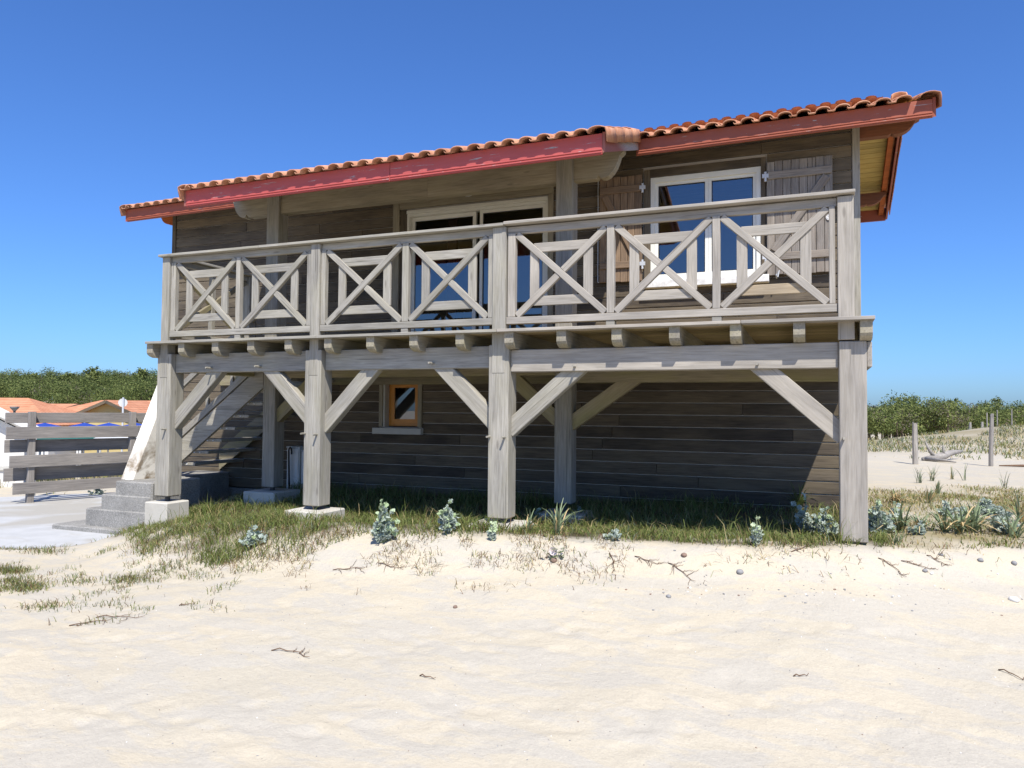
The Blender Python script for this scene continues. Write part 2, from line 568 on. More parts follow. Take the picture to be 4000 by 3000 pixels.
bp1 = m.n("Bump")
bp1.inputs["Strength"].default_value = 0.45
bp1.inputs["Distance"].default_value = 0.02
bp0 = m.n("Bump")
bp0.inputs["Strength"].default_value = 0.5
bp0.inputs["Distance"].default_value = 0.014
m.l(grit, bp0.inputs["Height"])
m.l(bp0.outputs[0], bp1.inputs["Normal"])
m.l(mid, bp1.inputs["Height"])
bp2 = m.n("Bump")
bp2.inputs["Strength"].default_value = 0.35
bp2.inputs["Distance"].default_value = 0.004
m.l(fine, bp2.inputs["Height"])
m.l(bp1.outputs[0], bp2.inputs["Normal"])
m.l(bp2.outputs[0], m.b.inputs["Normal"])
MAT['sand'] = m.done(c, 0.95, 0.1)

m = NT("distant_roof_tiles")
v = m.coord("Object", (1, 1, 1), rand=False)
wv = m.n("TexWave", bands_direction='Y')
wv.inputs["Scale"].default_value = 1.05
wv.inputs["Distortion"].default_value = 0.6
m.l(v, wv.inputs["Vector"])
n = m.noise(v, 2.2, 4)
c = m.ramp(n, [(0.3, (0.48, 0.20, 0.105)), (0.7, (0.60, 0.29, 0.165))])
c = m.mix(1.0, c, m.ramp(wv.outputs["Fac"], [(0.0, (0.72, 0.70, 0.7)), (0.35, (1, 1, 1))]), 'MULTIPLY')
MAT['froof'] = m.done(c, 0.85, 0.15)

# ---------------------------------------------------------------- terrain
def sstep(a, b, x):
    t = np.clip((x - a) / (b - a), 0, 1)
    return t * t * (3 - 2 * t)


_lat = np.random.default_rng(5).random((256, 256)).astype(np.float32)


def vnoise(x, y, s):
    x, y = np.asarray(x) / s, np.asarray(y) / s
    xi, yi = np.floor(x).astype(int), np.floor(y).astype(int)
    fx, fy = x - xi, y - yi
    fx, fy = fx * fx * (3 - 2 * fx), fy * fy * (3 - 2 * fy)
    g = lambda a, b: _lat[a & 255, b & 255]
    return (g(xi, yi) * (1 - fx) + g(xi + 1, yi) * fx) * (1 - fy) + (g(xi, yi + 1) * (1 - fx) + g(xi + 1, yi + 1) * fx) * fy - 0.5


SLAB = [(-7.80, 2.4), (-7.80, 0.5), (-7.62, 0.2), (-7.66, -0.35), (-7.93, -0.74), (-8.35, -0.93), (-9.5, -1.42), (-14, -3.4), (-22, -4.5), (-22, -0.5), (-13.6, 2.0), (-12.2, 3.8), (-9.5, 4.6), (-9.5, 2.4)]
SLAB_Z = -1.60


def in_poly(x, y, poly):
    c = np.zeros(np.shape(x), bool)
    j = len(poly) - 1
    for i in range(len(poly)):
        xi, yi = poly[i]
        xj, yj = poly[j]
        c ^= ((yi > y) != (yj > y)) & (x < (xj - xi) * (y - yi) / (yj - yi + 1e-12) + xi)
        j = i
    return c


_dm = np.random.default_rng(3)
DIMP = [(_dm.uniform(-6.5, 3.0), _dm.uniform(-4.6, -1.0), _dm.uniform(0.06, 0.13), _dm.uniform(0.035, 0.065), _dm.uniform(0, 3.14), _dm.uniform(0.004, 0.011)) for _ in range(220)]
for (ax, ay, bx, by) in ((-5.2, -3.45, -0.4, -1.75), (-5.3, -3.22, -0.6, -1.55), (-4.4, -4.2, 0.9, -2.35), (-4.3, -3.98, 0.7, -2.15), (-2.0, -1.9, 2.6, -0.75)):
    _n = int(math.hypot(bx - ax, by - ay) / 0.17)
    for _k in range(_n):
        _t = (_k + _dm.uniform(-.25, .25)) / _n
        if _dm.random() < .8:
            DIMP.append((ax + (bx - ax) * _t + _dm.normal(0, .03), ay + (by - ay) * _t + _dm.normal(0, .03), _dm.uniform(.05, .09), _dm.uniform(.03, .05), _dm.uniform(0, .8), _dm.uniform(.006, .014)))


def crest_y(x):
    return np.interp(x, [-14, -7.6, -6, -3.4, -1, 0.3, 1.6, 4, 12], [0.0, -0.15, -0.5, -0.55, -0.34, -0.13, 0.55, 1.5, 4.0]) + 0.10 * vnoise(x, x * 0 + 3.1, 0.7)


def ground(x, y, fine=True):
    x, y = np.asarray(x, float), np.asarray(y, float)
    yc = crest_y(x)
    zc = np.interp(x, [-9, -8, -7.6, -7, -6, -4.9, -3.4, -1, 0.3, 2, 8], [-1.60, -1.585, -1.52, -1.37, -1.27, -1.16, -1.09, -1.07, -1.045, -1.05, -1.05])
    zb = np.interp(x, [-9, -7.6, -6.5, -4, -1, 0.5, 3], [-1.5, -1.22, -1.14, -1.05, -1.0, -1.0, -1.02])
    wf = np.interp(x, [-8, -6, -3.7, -2.2, -0.5, 0.3, 3], [0.4, 0.95, 0.75, 0.6, 0.46, 0.5, 0.55])
    zf = np.interp(x, [-8, -6, -3.7, -2.2, -0.5, 0.3, 3], [-1.58, -1.52, -1.40, -1.33, -1.27, -1.25, -1.25])
    t = np.clip((yc - y) / wf, 0, 1)
    t = t * t * (3 - 2 * t) * 0.55 + t * 0.45
    z = zc + (zf - zc) * t
    beyond = np.clip(yc - wf - y, 0, 40)
    z = z - np.clip(1.63 + zf, 0, 1) * (1 - np.exp(-beyond / 1.7))
    back = np.clip((y - yc) / 2.4, 0, 1)
    hol = np.interp(x, [-7.0, -6.0, -4.5, 0.2, 0.9], [0.0, 0.05, 0.17, 0.17, 0.0]) * sstep(0.25, 0.95, y - yc) * (1 - 0.55 * sstep(1.5, 2.6, y))
    z = np.where(y > yc, zc + (zb - zc) * back - hol, z)
    dx, dy = x - CAM_POS.x, y - CAM_POS.y
    dep = dx * FWD.x + dy * FWD.y
    lat = dx * RIGHT.x + dy * RIGHT.y
    b = lat / np.maximum(dep, 1.0)
    kr = np.interp(b, [0.35, 0.5, 0.7, 1.2], [-0.35, -0.2, 0.26, 0.4])
    fr = np.interp(dep, [9, 12, 16, 20, 24, 27, 32, 40, 55, 900], [-1.02, -1.05, -1.08, -0.98, -0.74, -0.66, -1.4, -2.8, -3.3, -3.3])
    fr = fr + kr * sstep(17, 26, dep) * (1 - sstep(30, 45, dep))
    fl = np.interp(dep, [10, 16, 24, 34, 78, 100, 140, 200, 900], [-1.62, -1.66, -2.3, -3.3, -3.3, -1.9, 1.4, 1.6, 1.6])
    s = sstep(-0.25, 0.38, b)
    zfar = fl * (1 - s) + fr * s + (vnoise(x, y, 2.3) * 0.12 + vnoise(x, y, 6.1) * 0.22) * sstep(15, 24, dep)
    w = sstep(8.5, 13, dep) * np.where((x > -9.6) & (x < 0.6) & (y < 7.4), 0, 1)
    z = z * (1 - w) + zfar * w
    if fine:
        near = (1 - sstep(10, 20, dep)) * (y < 20)
        z = z + near * (0.030 * vnoise(x, y, 0.9) + 0.016 * vnoise(x + 9, y, 0.33) + 0.008 * vnoise(x, y + 5, 0.14))
        for (px, py, ra, rb, an, h) in DIMP:
            ca, sa = math.cos(an), math.sin(an)
            u = ((x - px) * ca + (y - py) * sa) / ra
            v = (-(x - px) * sa + (y - py) * ca) / rb
            q = u * u + v * v
            z = z + np.where(q < 6, -h * np.exp(-q) + 0.45 * h * np.exp(-(np.sqrt(q) - 1.5) ** 2 * 5), 0)
    ins = in_poly(x, y, SLAB)
    z = np.where(ins, np.minimum(z, SLAB_Z - 0.07), z)
    return z


def gz(x, y):
    return float(ground(np.array([x]), np.array([y]))[0])


def at(u, v, zoff=0.0):
    """The ground point seen at photo position (u, v)."""
    d = FWD + RIGHT * ((u - 2000) / FOC) - UP * ((v - 1500) / FOC)
    t = np.geomspace(1.5, 400, 1500)
    X, Y, Z = CAM_POS.x + d.x * t, CAM_POS.y + d.y * t, CAM_POS.z + d.z * t
    hit = np.nonzero(Z < ground(X, Y, False))[0]
    i = hit[0] if len(hit) else len(t) - 1
    p = (float(X[i]), float(Y[i]))
    return Vector((p[0], p[1], gz(*p) + zoff))


def grade(a, b, step, out, far):
    """Even spacing from a to b, widening steps outside until 'far'."""
    core = list(np.arange(a, b, step))
    lo, hi, s = [], [], step
    p = a
    while p > -far:
        s *= 1.13
        p -= s
        lo.append(p)
    p, s = core[-1], step
    while p < far:
        s *= out
        p += s
        hi.append(p)
    return np.array(lo[::-1] + core + hi)


gx = grade(-8.5, 4.0, 0.04, 1.075, 700)
gy = grade(-5.0, 2.6, 0.04, 1.05, 700)
GX, GY = np.meshgrid(gx, gy)
GZ = ground(GX, GY)
nx, ny = len(gx), len(gy)
V = np.stack([GX.ravel(), GY.ravel(), GZ.ravel()], 1)
i = np.arange(ny - 1)[:, None] * nx + np.arange(nx - 1)[None, :]
Q = np.stack([i, i + 1, i + 1 + nx, i + nx], -1).reshape(-1, 4)
gme = np_mesh("sand_ground", V, quads=Q, mats=[MAT['sand']], smooth=True)
_yc = crest_y(GX)
_dep = (GX - CAM_POS.x) * FWD.x + (GY - CAM_POS.y) * FWD.y
dark_soil = sstep(-7.7, -7.2, GX) * sstep(0.62, 0.45, GX) * sstep(-0.12, 0.12, GY - (_yc - np.interp(GX, [-7.6, -6.5, -5.5, -4.4, -3.6], [0.0, 0.35, 0.5, 0.2, 0.0]) + 0.10 * vnoise(GX, GY, .3))) * sstep(3.0, 2.4, GY)  # dark soil under the grass, added to cut bounced light below the deck
dark_soil = dark_soil * np.clip(0.55 + 1.5 * vnoise(GX, GY, 0.27) + np.clip(GY, 0, .6) * 1.2, 0.15, 1)
thatch = sstep(0.45, 0.6, GX) * sstep(-0.08, 0.12, GY - _yc) * sstep(10.6, 8.8, _dep + 1.2 * vnoise(GX, GY, 1.1)) * np.clip(0.6 + 1.4 * vnoise(GX, GY, 0.4), 0, 1)
thatch = np.maximum(thatch, sstep(18, 23, _dep + 3 * vnoise(GX, GY, 1.7)) * np.clip(0.55 + 1.2 * vnoise(GX, GY, 1.3), 0, 1) * (_dep > 15))
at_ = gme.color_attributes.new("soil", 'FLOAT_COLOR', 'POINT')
at_.data.foreach_set("color", np.stack([dark_soil.ravel(), thatch.ravel(), dark_soil.ravel() * 0, dark_soil.ravel() * 0 + 1], 1).astype(np.float32).ravel())
o = link("sand_ground", gme, None, Matrix.Identity(4))
tag(o, kind="structure")

bm = bmesh.new()
top = [bm.verts.new((x, y, SLAB_Z)) for x, y in SLAB]
bot = [bm.verts.new((x, y, SLAB_Z - 0.12)) for x, y in SLAB]
bm.faces.new(top)
n = len(SLAB)
for k in range(n):
    bm.faces.new((top[k], top[(k + 1) % n], bot[(k + 1) % n], bot[k]))
bmesh.ops.recalc_face_normals(bm, faces=bm.faces[:])
tag(bm_obj("concrete_path", bm, MAT['pave']), kind="structure")

# ---------------------------------------------------------------- the beach house
HOUSE = empty("beach_house", (-4.4, 4.8, -1.05))
tag(HOUSE, "timber beach house on posts with red fascia, tiled roof and balcony", "house")
WY = 2.45                                  # face of the cladding
HX0, HX1, HY1 = -9.48, 0.507, 6.6
TILT = Matrix.Translation((-4.3, 0, 2.7)) @ Matrix.Rotation(-0.0045, 4, 'Y') @ Matrix.Translation((4.3, 0, -2.7))
SL = 0.3445
PAN0 = lambda y: 2.671 + SL * (y - 0.369)   # underside of the tiles over the balcony
PAN = lambda y: PAN0(y) - (0.045 if y > 1.8 else 0.0)    # the main slope lies a little lower
TILTM = Matrix.Translation((1.15, 0, 3.1)) @ Matrix.Rotation(-0.005, 4, 'Y') @ Matrix.Translation((-1.15, 0, -3.1)) @ TILT
RIDGE_Y = 4.83
PANB = lambda y: PAN(RIDGE_Y) - SL * (y - RIDGE_Y)

# --- walls: a backing with openings, boards on its face
DOOR = (-5.20, -3.128, 0.763, 2.76)
WIN = (-1.807, -0.53, 1.575, 2.85)
LWIN = (-5.54, -4.985, -0.24, 0.40)


def wall_backing():
    bm = bmesh.new()
    y0, y1 = WY + 0.03, WY + 0.17
    xs = [HX0 + 0.03, LWIN[0], DOOR[0], LWIN[1], DOOR[1], WIN[0], WIN[1], HX1 - 0.03]
    xs = sorted(xs)
    for a, b in zip(xs, xs[1:]):
        c = (a + b) / 2
        cuts = [-1.12]
        ops = sorted([(z0, z1) for (x0, x1, z0, z1) in (DOOR, WIN, LWIN) if x0 < c < x1])
        z = -1.12
        for z0, z1 in ops:
            add_box(bm, a, b, y0, y1, z, z0)
            z = z1
        add_box(bm, a, b, y0, y1, z, 3.30)
    add_box(bm, HX0 + 0.03, HX0 + 0.15, y1, HY1 - 0.03, -1.12, 3.30)
    add_box(bm, HX1 - 0.15, HX1 - 0.03, y1, HY1 - 0.03, -1.12, 3.30)
    add_box(bm, HX0 + 0.15, HX1 - 0.15, HY1 - 0.15, HY1 - 0.03, -1.12, 3.54)
    for x0, x1 in ((HX0 + 0.03, HX0 + 0.15), (HX1 - 0.15, HX1 - 0.03)):    # gable triangles
        vs = [bm.verts.new((x, y, z)) for x in (x0, x1) for y, z in ((WY + 0.1, 3.30), (HY1 - 0.1, 3.30), (RIDGE_Y, PAN(RIDGE_Y) - 0.12))]
        for f in ((0, 1, 2), (3, 5, 4), (0, 3, 4, 1), (1, 4, 5, 2), (2, 5, 3, 0)):
            bm.faces.new([vs[k] for k in f])
    add_box(bm, HX0 + 0.15, HX1 - 0.15, y1, HY1 - 0.15, 0.62, 0.74)          # upper floor
    add_box(bm, HX0 + 0.15, HX1 - 0.15, y1, HY1 - 0.15, -1.12, -1.05)
    add_box(bm, -3.0, -2.92, y1, HY1 - 0.15, 0.74, 3.1)                      # partitions
    add_box(bm, -6.3, -6.22, y1, HY1 - 0.15, 0.74, 3.1)
    bmesh.ops.recalc_face_normals(bm, faces=bm.faces[:])
    return bm_obj("wall", bm, MAT['inner'], HOUSE)


WALL = wall_backing()
PITCH_P, PH = 0.144, 0.133
CAS = [(DOOR[0] - 0.11, DOOR[1] + 0.07, DOOR[2] - 0.1, DOOR[3] + 0.1), (WIN[0] - 0.09, WIN[1] + 0.07, WIN[2] - 0.09, WIN[3] + 0.09), (LWIN[0] - 0.06, LWIN[1] + 0.065, LWIN[2] - 0.1, LWIN[3] + 0.065)]


def plank(x0, x1, z, y=WY):
    o = timber("plank", (x0, y + 0.013, z + PH / 2), (x1, y + 0.013, z + PH / 2), 0.026, PH, MAT['clad'], WALL, 0.005)
    return o


k0 = -0.902 - 0.288
r = 0
while True:
    z = k0 + r * PITCH_P + 0.006
    r += 1
    if z + PH > 3.32:
        break
    zc = z + PH / 2
    spans = [(HX0 + 0.075, HX1 - 0.075)]
    for (a, b, c, d) in CAS:
        if c < z + PH and d > z:
            if zc < c or zc > d:
                continue
            ns = []
            for s, e in spans:
                if e <= a or s >= b: ns.append((s, e))
                else:
                    if a - s > 0.03: ns.append((s, a - 0.002))
                    if e - b > 0.03: ns.append((b + 0.002, e))
            spans = ns
    for s, e in spans:
        p = s
        while p < e - 0.01:
            q = p + random.uniform(1.3, 3.4)
            if e - q < 0.6: q = e
            plank(p, q - 0.003, z)
            p = q
# side and back boards, one length each
r = 0
while True:
    z = k0 + r * PITCH_P + 0.006
    r += 1
    zc = z + PH
    if zc > PAN(RIDGE_Y) - 0.16:
        break
    y0, y1 = WY + 0.03, HY1
    if zc > 3.2:
        y0 = max(y0, 0.369 + (zc - 2.52) / SL)
        y1 = min(y1, 2 * RIDGE_Y - 0.369 - (zc - 2.52) / SL)
    if y1 - y0 < 0.3:
        break
    for x in (HX0 + 0.013, HX1 - 0.013):
        timber("plank", (x, y0, z + PH / 2), (x, y1, z + PH / 2), 0.026, PH, MAT['clad'], WALL, 0.005)
    if zc < 3.2:
        timber("plank", (HX0 + 0.03, HY1 - 0.013, z + PH / 2), (HX1 - 0.03, HY1 - 0.013, z + PH / 2), 0.026, PH, MAT['clad'], WALL, 0.005)
for x0, x1 in ((HX0 - 0.004, HX0 + 0.072), (HX1 - 0.072, HX1 + 0.004)):
    for y0, y1 in ((WY - 0.012, WY + 0.03), (HY1 - 0.03, HY1 + 0.012)):
        block("corner_board", x0, x1, y0, y1, -1.20, 3.34, MAT['silver'] if x0 > 0 else MAT['clad'], HOUSE)
block("plinth", HX0 + 0.03, HX1 - 0.03, WY + 0.004, HY1 - 0.004, -1.5, -1.20, MAT['aggr'], HOUSE, 0.01)

# --- roof
def deck_mesh(name, parts, parent, T):
    bm = bmesh.new()
    for (x0, x1, y0, y1, fz) in parts:
        t, b = -0.005, -0.03
        vs = [bm.verts.new((x, y, fz(y) + dz)) for dz in (t, b) for x, y in ((x0, y0), (x1, y0), (x1, y1), (x0, y1))]
        for f in ((0, 1, 2, 3), (7, 6, 5, 4), (0, 4, 5, 1), (1, 5, 6, 2), (2, 6, 7, 3), (3, 7, 4, 0)):
            bm.faces.new([vs[k] for k in f])
    bmesh.ops.recalc_face_normals(bm, faces=bm.faces[:])
    return bm_obj(name, bm, MAT['soffit'], parent, T)


ROOF = deck_mesh("roof", [(-9.87, 1.14, 1.97, RIDGE_Y, PAN), (-9.87, HX1 + 0.02, RIDGE_Y, 7.09, PANB)], HOUSE, TILTM)
deck_mesh("roof_boarding", [(-7.15, -1.87, 0.455, 1.965, PAN0)], ROOF, TILT)
PT = 0.190


def tile_mesh(L=0.45):
    """One interlocking canal tile: pan on its left, roll on its right; local y runs up the slope."""
    prof = []
    w = PT
    pan = 0.40 * w
    prof += [(0.0, 0.018), (0.012, 0.004), (pan - 0.012, 0.004)]
    for k in range(9):
        a = math.pi * k / 8
        prof.append((pan + (w - pan + 0.03) * (0.5 - 0.5 * math.cos(a)), 0.006 + 0.046 * math.sin(a) ** 0.8))
    th = 0.013
    n = len(prof)
    V, F = [], []
    for y, lift in ((0.0, 0.013), (L, 0.0)):
        for x, z in prof: V.append((x - w / 2, y, z + lift))
        for x, z in prof: V.append((x - w / 2, y, z + lift - th))
    for k in range(n - 1):
        F.append((k, k + 1, 2 * n + k + 1, 2 * n + k))
        F.append((n + k + 1, n + k, 3 * n + k, 3 * n + k + 1))
        F.append((k + 1, k, n + k, n + k + 1))
    F += [(0, 2 * n, 3 * n, n), (n - 1, 2 * n - 1, 4 * n - 1, 3 * n - 1)]
    return V, F


TV, TF = tile_mesh()
tme = bpy.data.meshes.new("tile")
tme.from_pydata(TV, [], TF)
for p in tme.polygons:
    p.use_smooth = True
tme.materials.append(MAT['tile'])
ANG = math.atan(SL)
EXP = 0.39                                 # exposed length of each course


def tile_matrix(x, s, front=True, main=True):
    """s = distance up the slope from y = 0.34 (front) or from the back eave."""
    j = random.uniform
    if front:
        y = 0.34 + s * math.cos(ANG)
        M = Matrix.Translation((x, y, (PAN(y) if main else PAN0(y)) + 0.004)) @ Matrix.Rotation(ANG, 4, 'X')
    else:
        y = 7.20 - s * math.cos(ANG)
        M = Matrix.Translation((x, y, PANB(y) + 0.004)) @ Matrix.Rotation(math.pi, 4, 'Z') @ Matrix.Rotation(ANG, 4, 'X')
    return (TILTM if main else TILT) @ M @ Matrix.Rotation(j(-.016, .016), 4, 'Z') @ Matrix.Translation((0, j(-.006, .006), j(0, .004)))


S_MAIN = (1.845 - 0.34) / math.cos(ANG)      # main eave
S_TOP = (RIDGE_Y - 0.34) / math.cos(ANG)
rest = []
cols_p = [-7.06 + PT * k for k in range(27)]
cols_m = [-9.80 + PT * k for k in range(57)]
s, row = 0.0, 0
while s < S_MAIN - 0.05:
    for x in cols_p:
        link("tile", tme, MAT['tile'], tile_matrix(x, s, True, False), ROOF)
    s += EXP
s, row = S_MAIN, 0
while s < S_TOP - 0.1:
    for x in cols_m:
        if row == 0 and -7.05 < x < -1.95: continue
        if row < 3:
            link("tile", tme, MAT['tile'], tile_matrix(x, s), ROOF)
        else:
            rest.append(tile_matrix(x, s))
    if row == 0:
        for x in cols_p: rest.append(tile_matrix(x, s, True, False))
    s += EXP
    row += 1
s = 0.0
while s < (7.20 - RIDGE_Y) / math.cos(ANG) - 0.1:
    rest += [tile_matrix(x, s, False) for x in cols_m]
    s += EXP
tv = np.array(TV)
VV, QQ, off = [], [], 0
for M in rest:
    A = np.array(M)
    VV.append(tv @ A[:3, :3].T + A[:3, 3])
    QQ.append(np.array(TF) + off)
    off += len(tv)
o = link("upper_tiles", np_mesh("upper_tiles", np.concatenate(VV), quads=np.concatenate(QQ), mats=[MAT['tile']], smooth=True), None, Matrix.Identity(4), ROOF)
tag(o, kind="stuff")


def half_round(L, r, th=0.013, drop=0.0, seg=8):
    """A ridge or verge cover along local y; with drop it turns down into a side apron at +x."""
    prof = [(-r * math.cos(math.pi * k / seg), r * 0.52 * math.sin(math.pi * k / seg)) for k in range(seg + 1)]
    if drop:
        prof = prof[:6] + [(r * 0.92, r * 0.30), (r * 1.02, -0.01), (r * 1.03, -drop)]
    n = len(prof)
    V, F = [], []
    for y, lift in ((0.0, 0.012), (L, 0.0)):
        V += [(x, y, z + lift) for x, z in prof]
        V += [(x * (1 - th / r), y, z * (1 - th / r) + lift - 0.002) for x, z in prof]
    for k in range(n - 1):
        F += [(k, k + 1, 2 * n + k + 1, 2 * n + k), (n + k + 1, n + k, 3 * n + k, 3 * n + k + 1), (k + 1, k, n + k, n + k + 1)]
        F.append((2 * n + k, 2 * n + k + 1, 3 * n + k + 1, 3 * n + k))
    F += [(0, 2 * n, 3 * n, n), (n - 1, 2 * n - 1, 4 * n - 1, 3 * n - 1)]
    me = bpy.data.meshes.new("cover_tile")
    me.from_pydata(V, [], F)
    for p in me.polygons: p.use_smooth = True
    me.materials.append(MAT['tile'])
    return me


vme = half_round(0.44, 0.10, drop=0.115)
rme = half_round(0.46, 0.12)
FLIP = Matrix.Scale(-1, 4, (1, 0, 0))
vml = vme.copy()
vml.transform(FLIP)
vml.flip_normals()


def verge(xe, s0, s1, right, front=True, main=True):
    s = s0
    while s < s1 - 0.06:
        M = tile_matrix(xe + (-0.085 if right else 0.085), s, front, main) @ Matrix.Translation((0, 0, 0.006))
        me = vme if right == front else vml
        link("verge_tile", me, MAT['tile'], M, ROOF)
        s += EXP


verge(-1.82, 0.0, S_MAIN + 0.02, True, True, False)
verge(-7.18, 0.0, S_MAIN + 0.02, False, True, False)
verge(1.21, S_MAIN, S_TOP, True)
verge(-9.93, S_MAIN, S_TOP, False)
verge(1.21, 0.0, (7.20 - RIDGE_Y) / math.cos(ANG), True, False)
verge(-9.93, 0.0, (7.20 - RIDGE_Y) / math.cos(ANG), False, False)
x = -9.92
while x < 1.05:
    link("ridge_tile", rme, MAT['tile'], TILTM @ Matrix.Translation((x, RIDGE_Y, PAN(RIDGE_Y) + 0.02)) @ Matrix.Rotation(-math.pi / 2, 4, 'Z'), ROOF)
    x += 0.40


def fascia(x0, x1, y, zt, zb, mat, back=False, T=None):
    T = T or TILTM
    s = -1 if not back else 1
    f = block("fascia", x0, x1, min(y, y - s * 0.028), max(y, y - s * 0.028), zb, zt, mat, ROOF, 0.003, T)
    for dz in (0.012, 0.038):
        block("bead", x0 + 0.004, x1 - 0.004, min(y + s * 0.010, y - s * 0.004), max(y + s * 0.010, y - s * 0.004), zb + dz, zb + dz + 0.018, mat, ROOF, 0.006, T)
    return f


fascia(-7.145, -4.25, 0.42, 2.690, 2.483, MAT['red'], False, TILT)
fascia(-4.245, -1.872, 0.42, 2.690, 2.483, MAT['red'], False, TILT)
fascia(-1.87, 1.155, 1.925, 3.158, 2.970, MAT['brick'])
fascia(-9.88, -7.15, 1.925, 3.158, 2.970, MAT['brick'])
fascia(-9.88, 1.155, 7.12, 3.375, 3.165, MAT['brick'], True)


def verge_board(x0, x1, ya, yb, fz, mat, h=0.20, T=None):
    pts = [(ya, fz(ya) + 0.01), (yb, fz(yb) + 0.01), (yb, fz(yb) - h + 0.01), (ya, fz(ya) - h + 0.01)]
    V = [(x, y, z) for x in (x0, x1) for y, z in pts]
    F = [(0, 1, 2, 3), (7, 6, 5, 4), (0, 4, 5, 1), (1, 5, 6, 2), (2, 6, 7, 3), (3, 7, 4, 0)]
    bm = bmesh.new()
    vs = [bm.verts.new(v) for v in V]
    for f in F: bm.faces.new([vs[k] for k in f])
    bmesh.ops.recalc_face_normals(bm, faces=bm.faces[:])
    return bm_obj("verge_board", bm, mat, ROOF, T or TILTM)


verge_board(-1.870, -1.842, 0.422, 1.925, PAN0, MAT['bare'], 0.20, TILT)
verge_board(-7.175, -7.147, 0.422, 1.925, PAN0, MAT['bare'], 0.20, TILT)
for xa, xb in ((1.157, 1.183), (-9.908, -9.882)):
    verge_board(xa, xb, 1.927, RIDGE_Y - 0.001, PAN, MAT['brick'])
    verge_board(xa, xb, RIDGE_Y + 0.001, 7.118, PANB, MAT['brick'])


def rafter(x0, x1, ya, yb, fz, h=0.10):
    pts = [(ya, fz(ya) - 0.032), (yb, fz(yb) - 0.032), (yb, fz(yb) - 0.032 - h), (ya, fz(ya) - 0.032 - h)]
    V = [(x, y, z) for x in (x0, x1) for y, z in pts]
    bm = bmesh.new()
    vs = [bm.verts.new(v) for v in V]
    for f in ((0, 1, 2, 3), (7, 6, 5, 4), (0, 4, 5, 1), (1, 5, 6, 2), (2, 6, 7, 3), (3, 7, 4, 0)): bm.faces.new([vs[k] for k in f])
    bmesh.ops.recalc_face_normals(bm, faces=bm.faces[:])
    return bm_obj("rafter", bm, MAT['rafter'], ROOF, TILTM)


for xa, xb in ((0.56, 0.63), (1.05, 1.12)):
    rafter(xa, xb, 1.96, RIDGE_Y - 0.002, PAN)
    rafter(xa, xb, RIDGE_Y + 0.002, 7.085, PANB)
y = RIDGE_Y + 0.03
while y < 7.03:                                    # boards of the gable overhang, laid across the rafters
    M = Matrix.Translation((0.825, y + 0.055, PANB(y + 0.055) - 0.018)) @ Matrix.Rotation(-ANG, 4, 'X')
    link("soffit_board", box_mesh(0.59, 0.112, 0.02, 0.004), MAT['soffit'], TILTM @ M, ROOF)
    y += 0.118 * math.cos(ANG) + 0.002


def scroll(side, xend, xroot, zt, zb):
    """Ogee-carved end of a purlin: outline from the root out to xend."""
    h = zt - zb
    L = abs(xend - xroot)
    p = [(0, 0), (0, 1), (1.0, 1), (1.0, 0.76), (0.965, 0.70), (0.93, 0.66), (0.90, 0.50), (0.86, 0.32), (0.80, 0.16), (0.73, 0.05), (0.66, 0.0), (0.60, 0.0), (0.565, 0.045), (0.56, 0.10), (0.53, 0.06), (0.50, 0.0)]
    k = min(1.0, 0.62 / L)
    out = []
    for a, b in p:
        xx = (1 - (1 - a) * k) if a > 0 else 0
        out.append((xroot + side * L * xx, zb + h * b))
    return out


PZT, PZB = 2.93, 2.572
prism("purlin", scroll(1, -1.89, -4.3, PZT, PZB), 1.38, 1.50, MAT['beamw'], HOUSE)
prism("purlin", scroll(-1, -7.33, -4.302, PZT, PZB), 1.38, 1.50, MAT['beamw'], HOUSE)
for yy, dz in ((2.50, 0.0), (6.42, 0.24)):
    prism("purlin", scroll(1, 1.11, 0.0, 3.25 + dz, 3.06 + dz), yy, yy + 0.11, MAT['rafterd'], HOUSE)
    prism("purlin", scroll(-1, -9.84, -9.3, 3.17 + dz, 2.97 + dz), yy, yy + 0.11, MAT['rafter'], HOUSE)

# --- posts, beams, braces
FP = [(-7.090, -6.882), (-5.000, -4.795), (-2.868, -2.660), (0.207, 0.410)]
PTOP = [0.626, 0.626, 0.626, 0.580]
for i, (a, b) in enumerate(FP):
    block("post", a, b, 0.0, 0.205, -1.02, PTOP[i], MAT['silver'] if i < 3 else MAT['fresh'], HOUSE, 0.007)
for a, b in ((-6.68, -6.485), (-2.652, -2.456)):
    block("post", a, b, 1.34, 1.54, -1.02, 2.93, MAT['silver'], HOUSE, 0.007)
for a, b, z0, z1, mt in ((-6.88, -5.002, .408, .624, 'silver'), (-4.793, -2.870, .410, .624, 'silver'), (-2.658, 0.205, .368, .578, 'fresh')):
    block("beam", a, b, 0.045 if mt == 'fresh' else 0.068, 0.195, z0, z1, MAT[mt], HOUSE, 0.006)
block("beam", 0.412, 0.452, 0.035, 1.30, .37, .576, MAT['fresh'], HOUSE, 0.006)
for a, b, z0, z1 in ((-6.483, -2.654, .40, .60), (-2.454, 0.38, .315, .585)):
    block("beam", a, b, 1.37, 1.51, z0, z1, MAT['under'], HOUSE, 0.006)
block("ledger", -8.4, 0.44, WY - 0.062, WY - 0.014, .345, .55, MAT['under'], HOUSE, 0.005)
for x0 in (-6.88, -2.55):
    block("cross_beam", x0 - 0.06, x0 + 0.06, 0.21, 1.335, .42, .60, MAT['under'], HOUSE, 0.005)


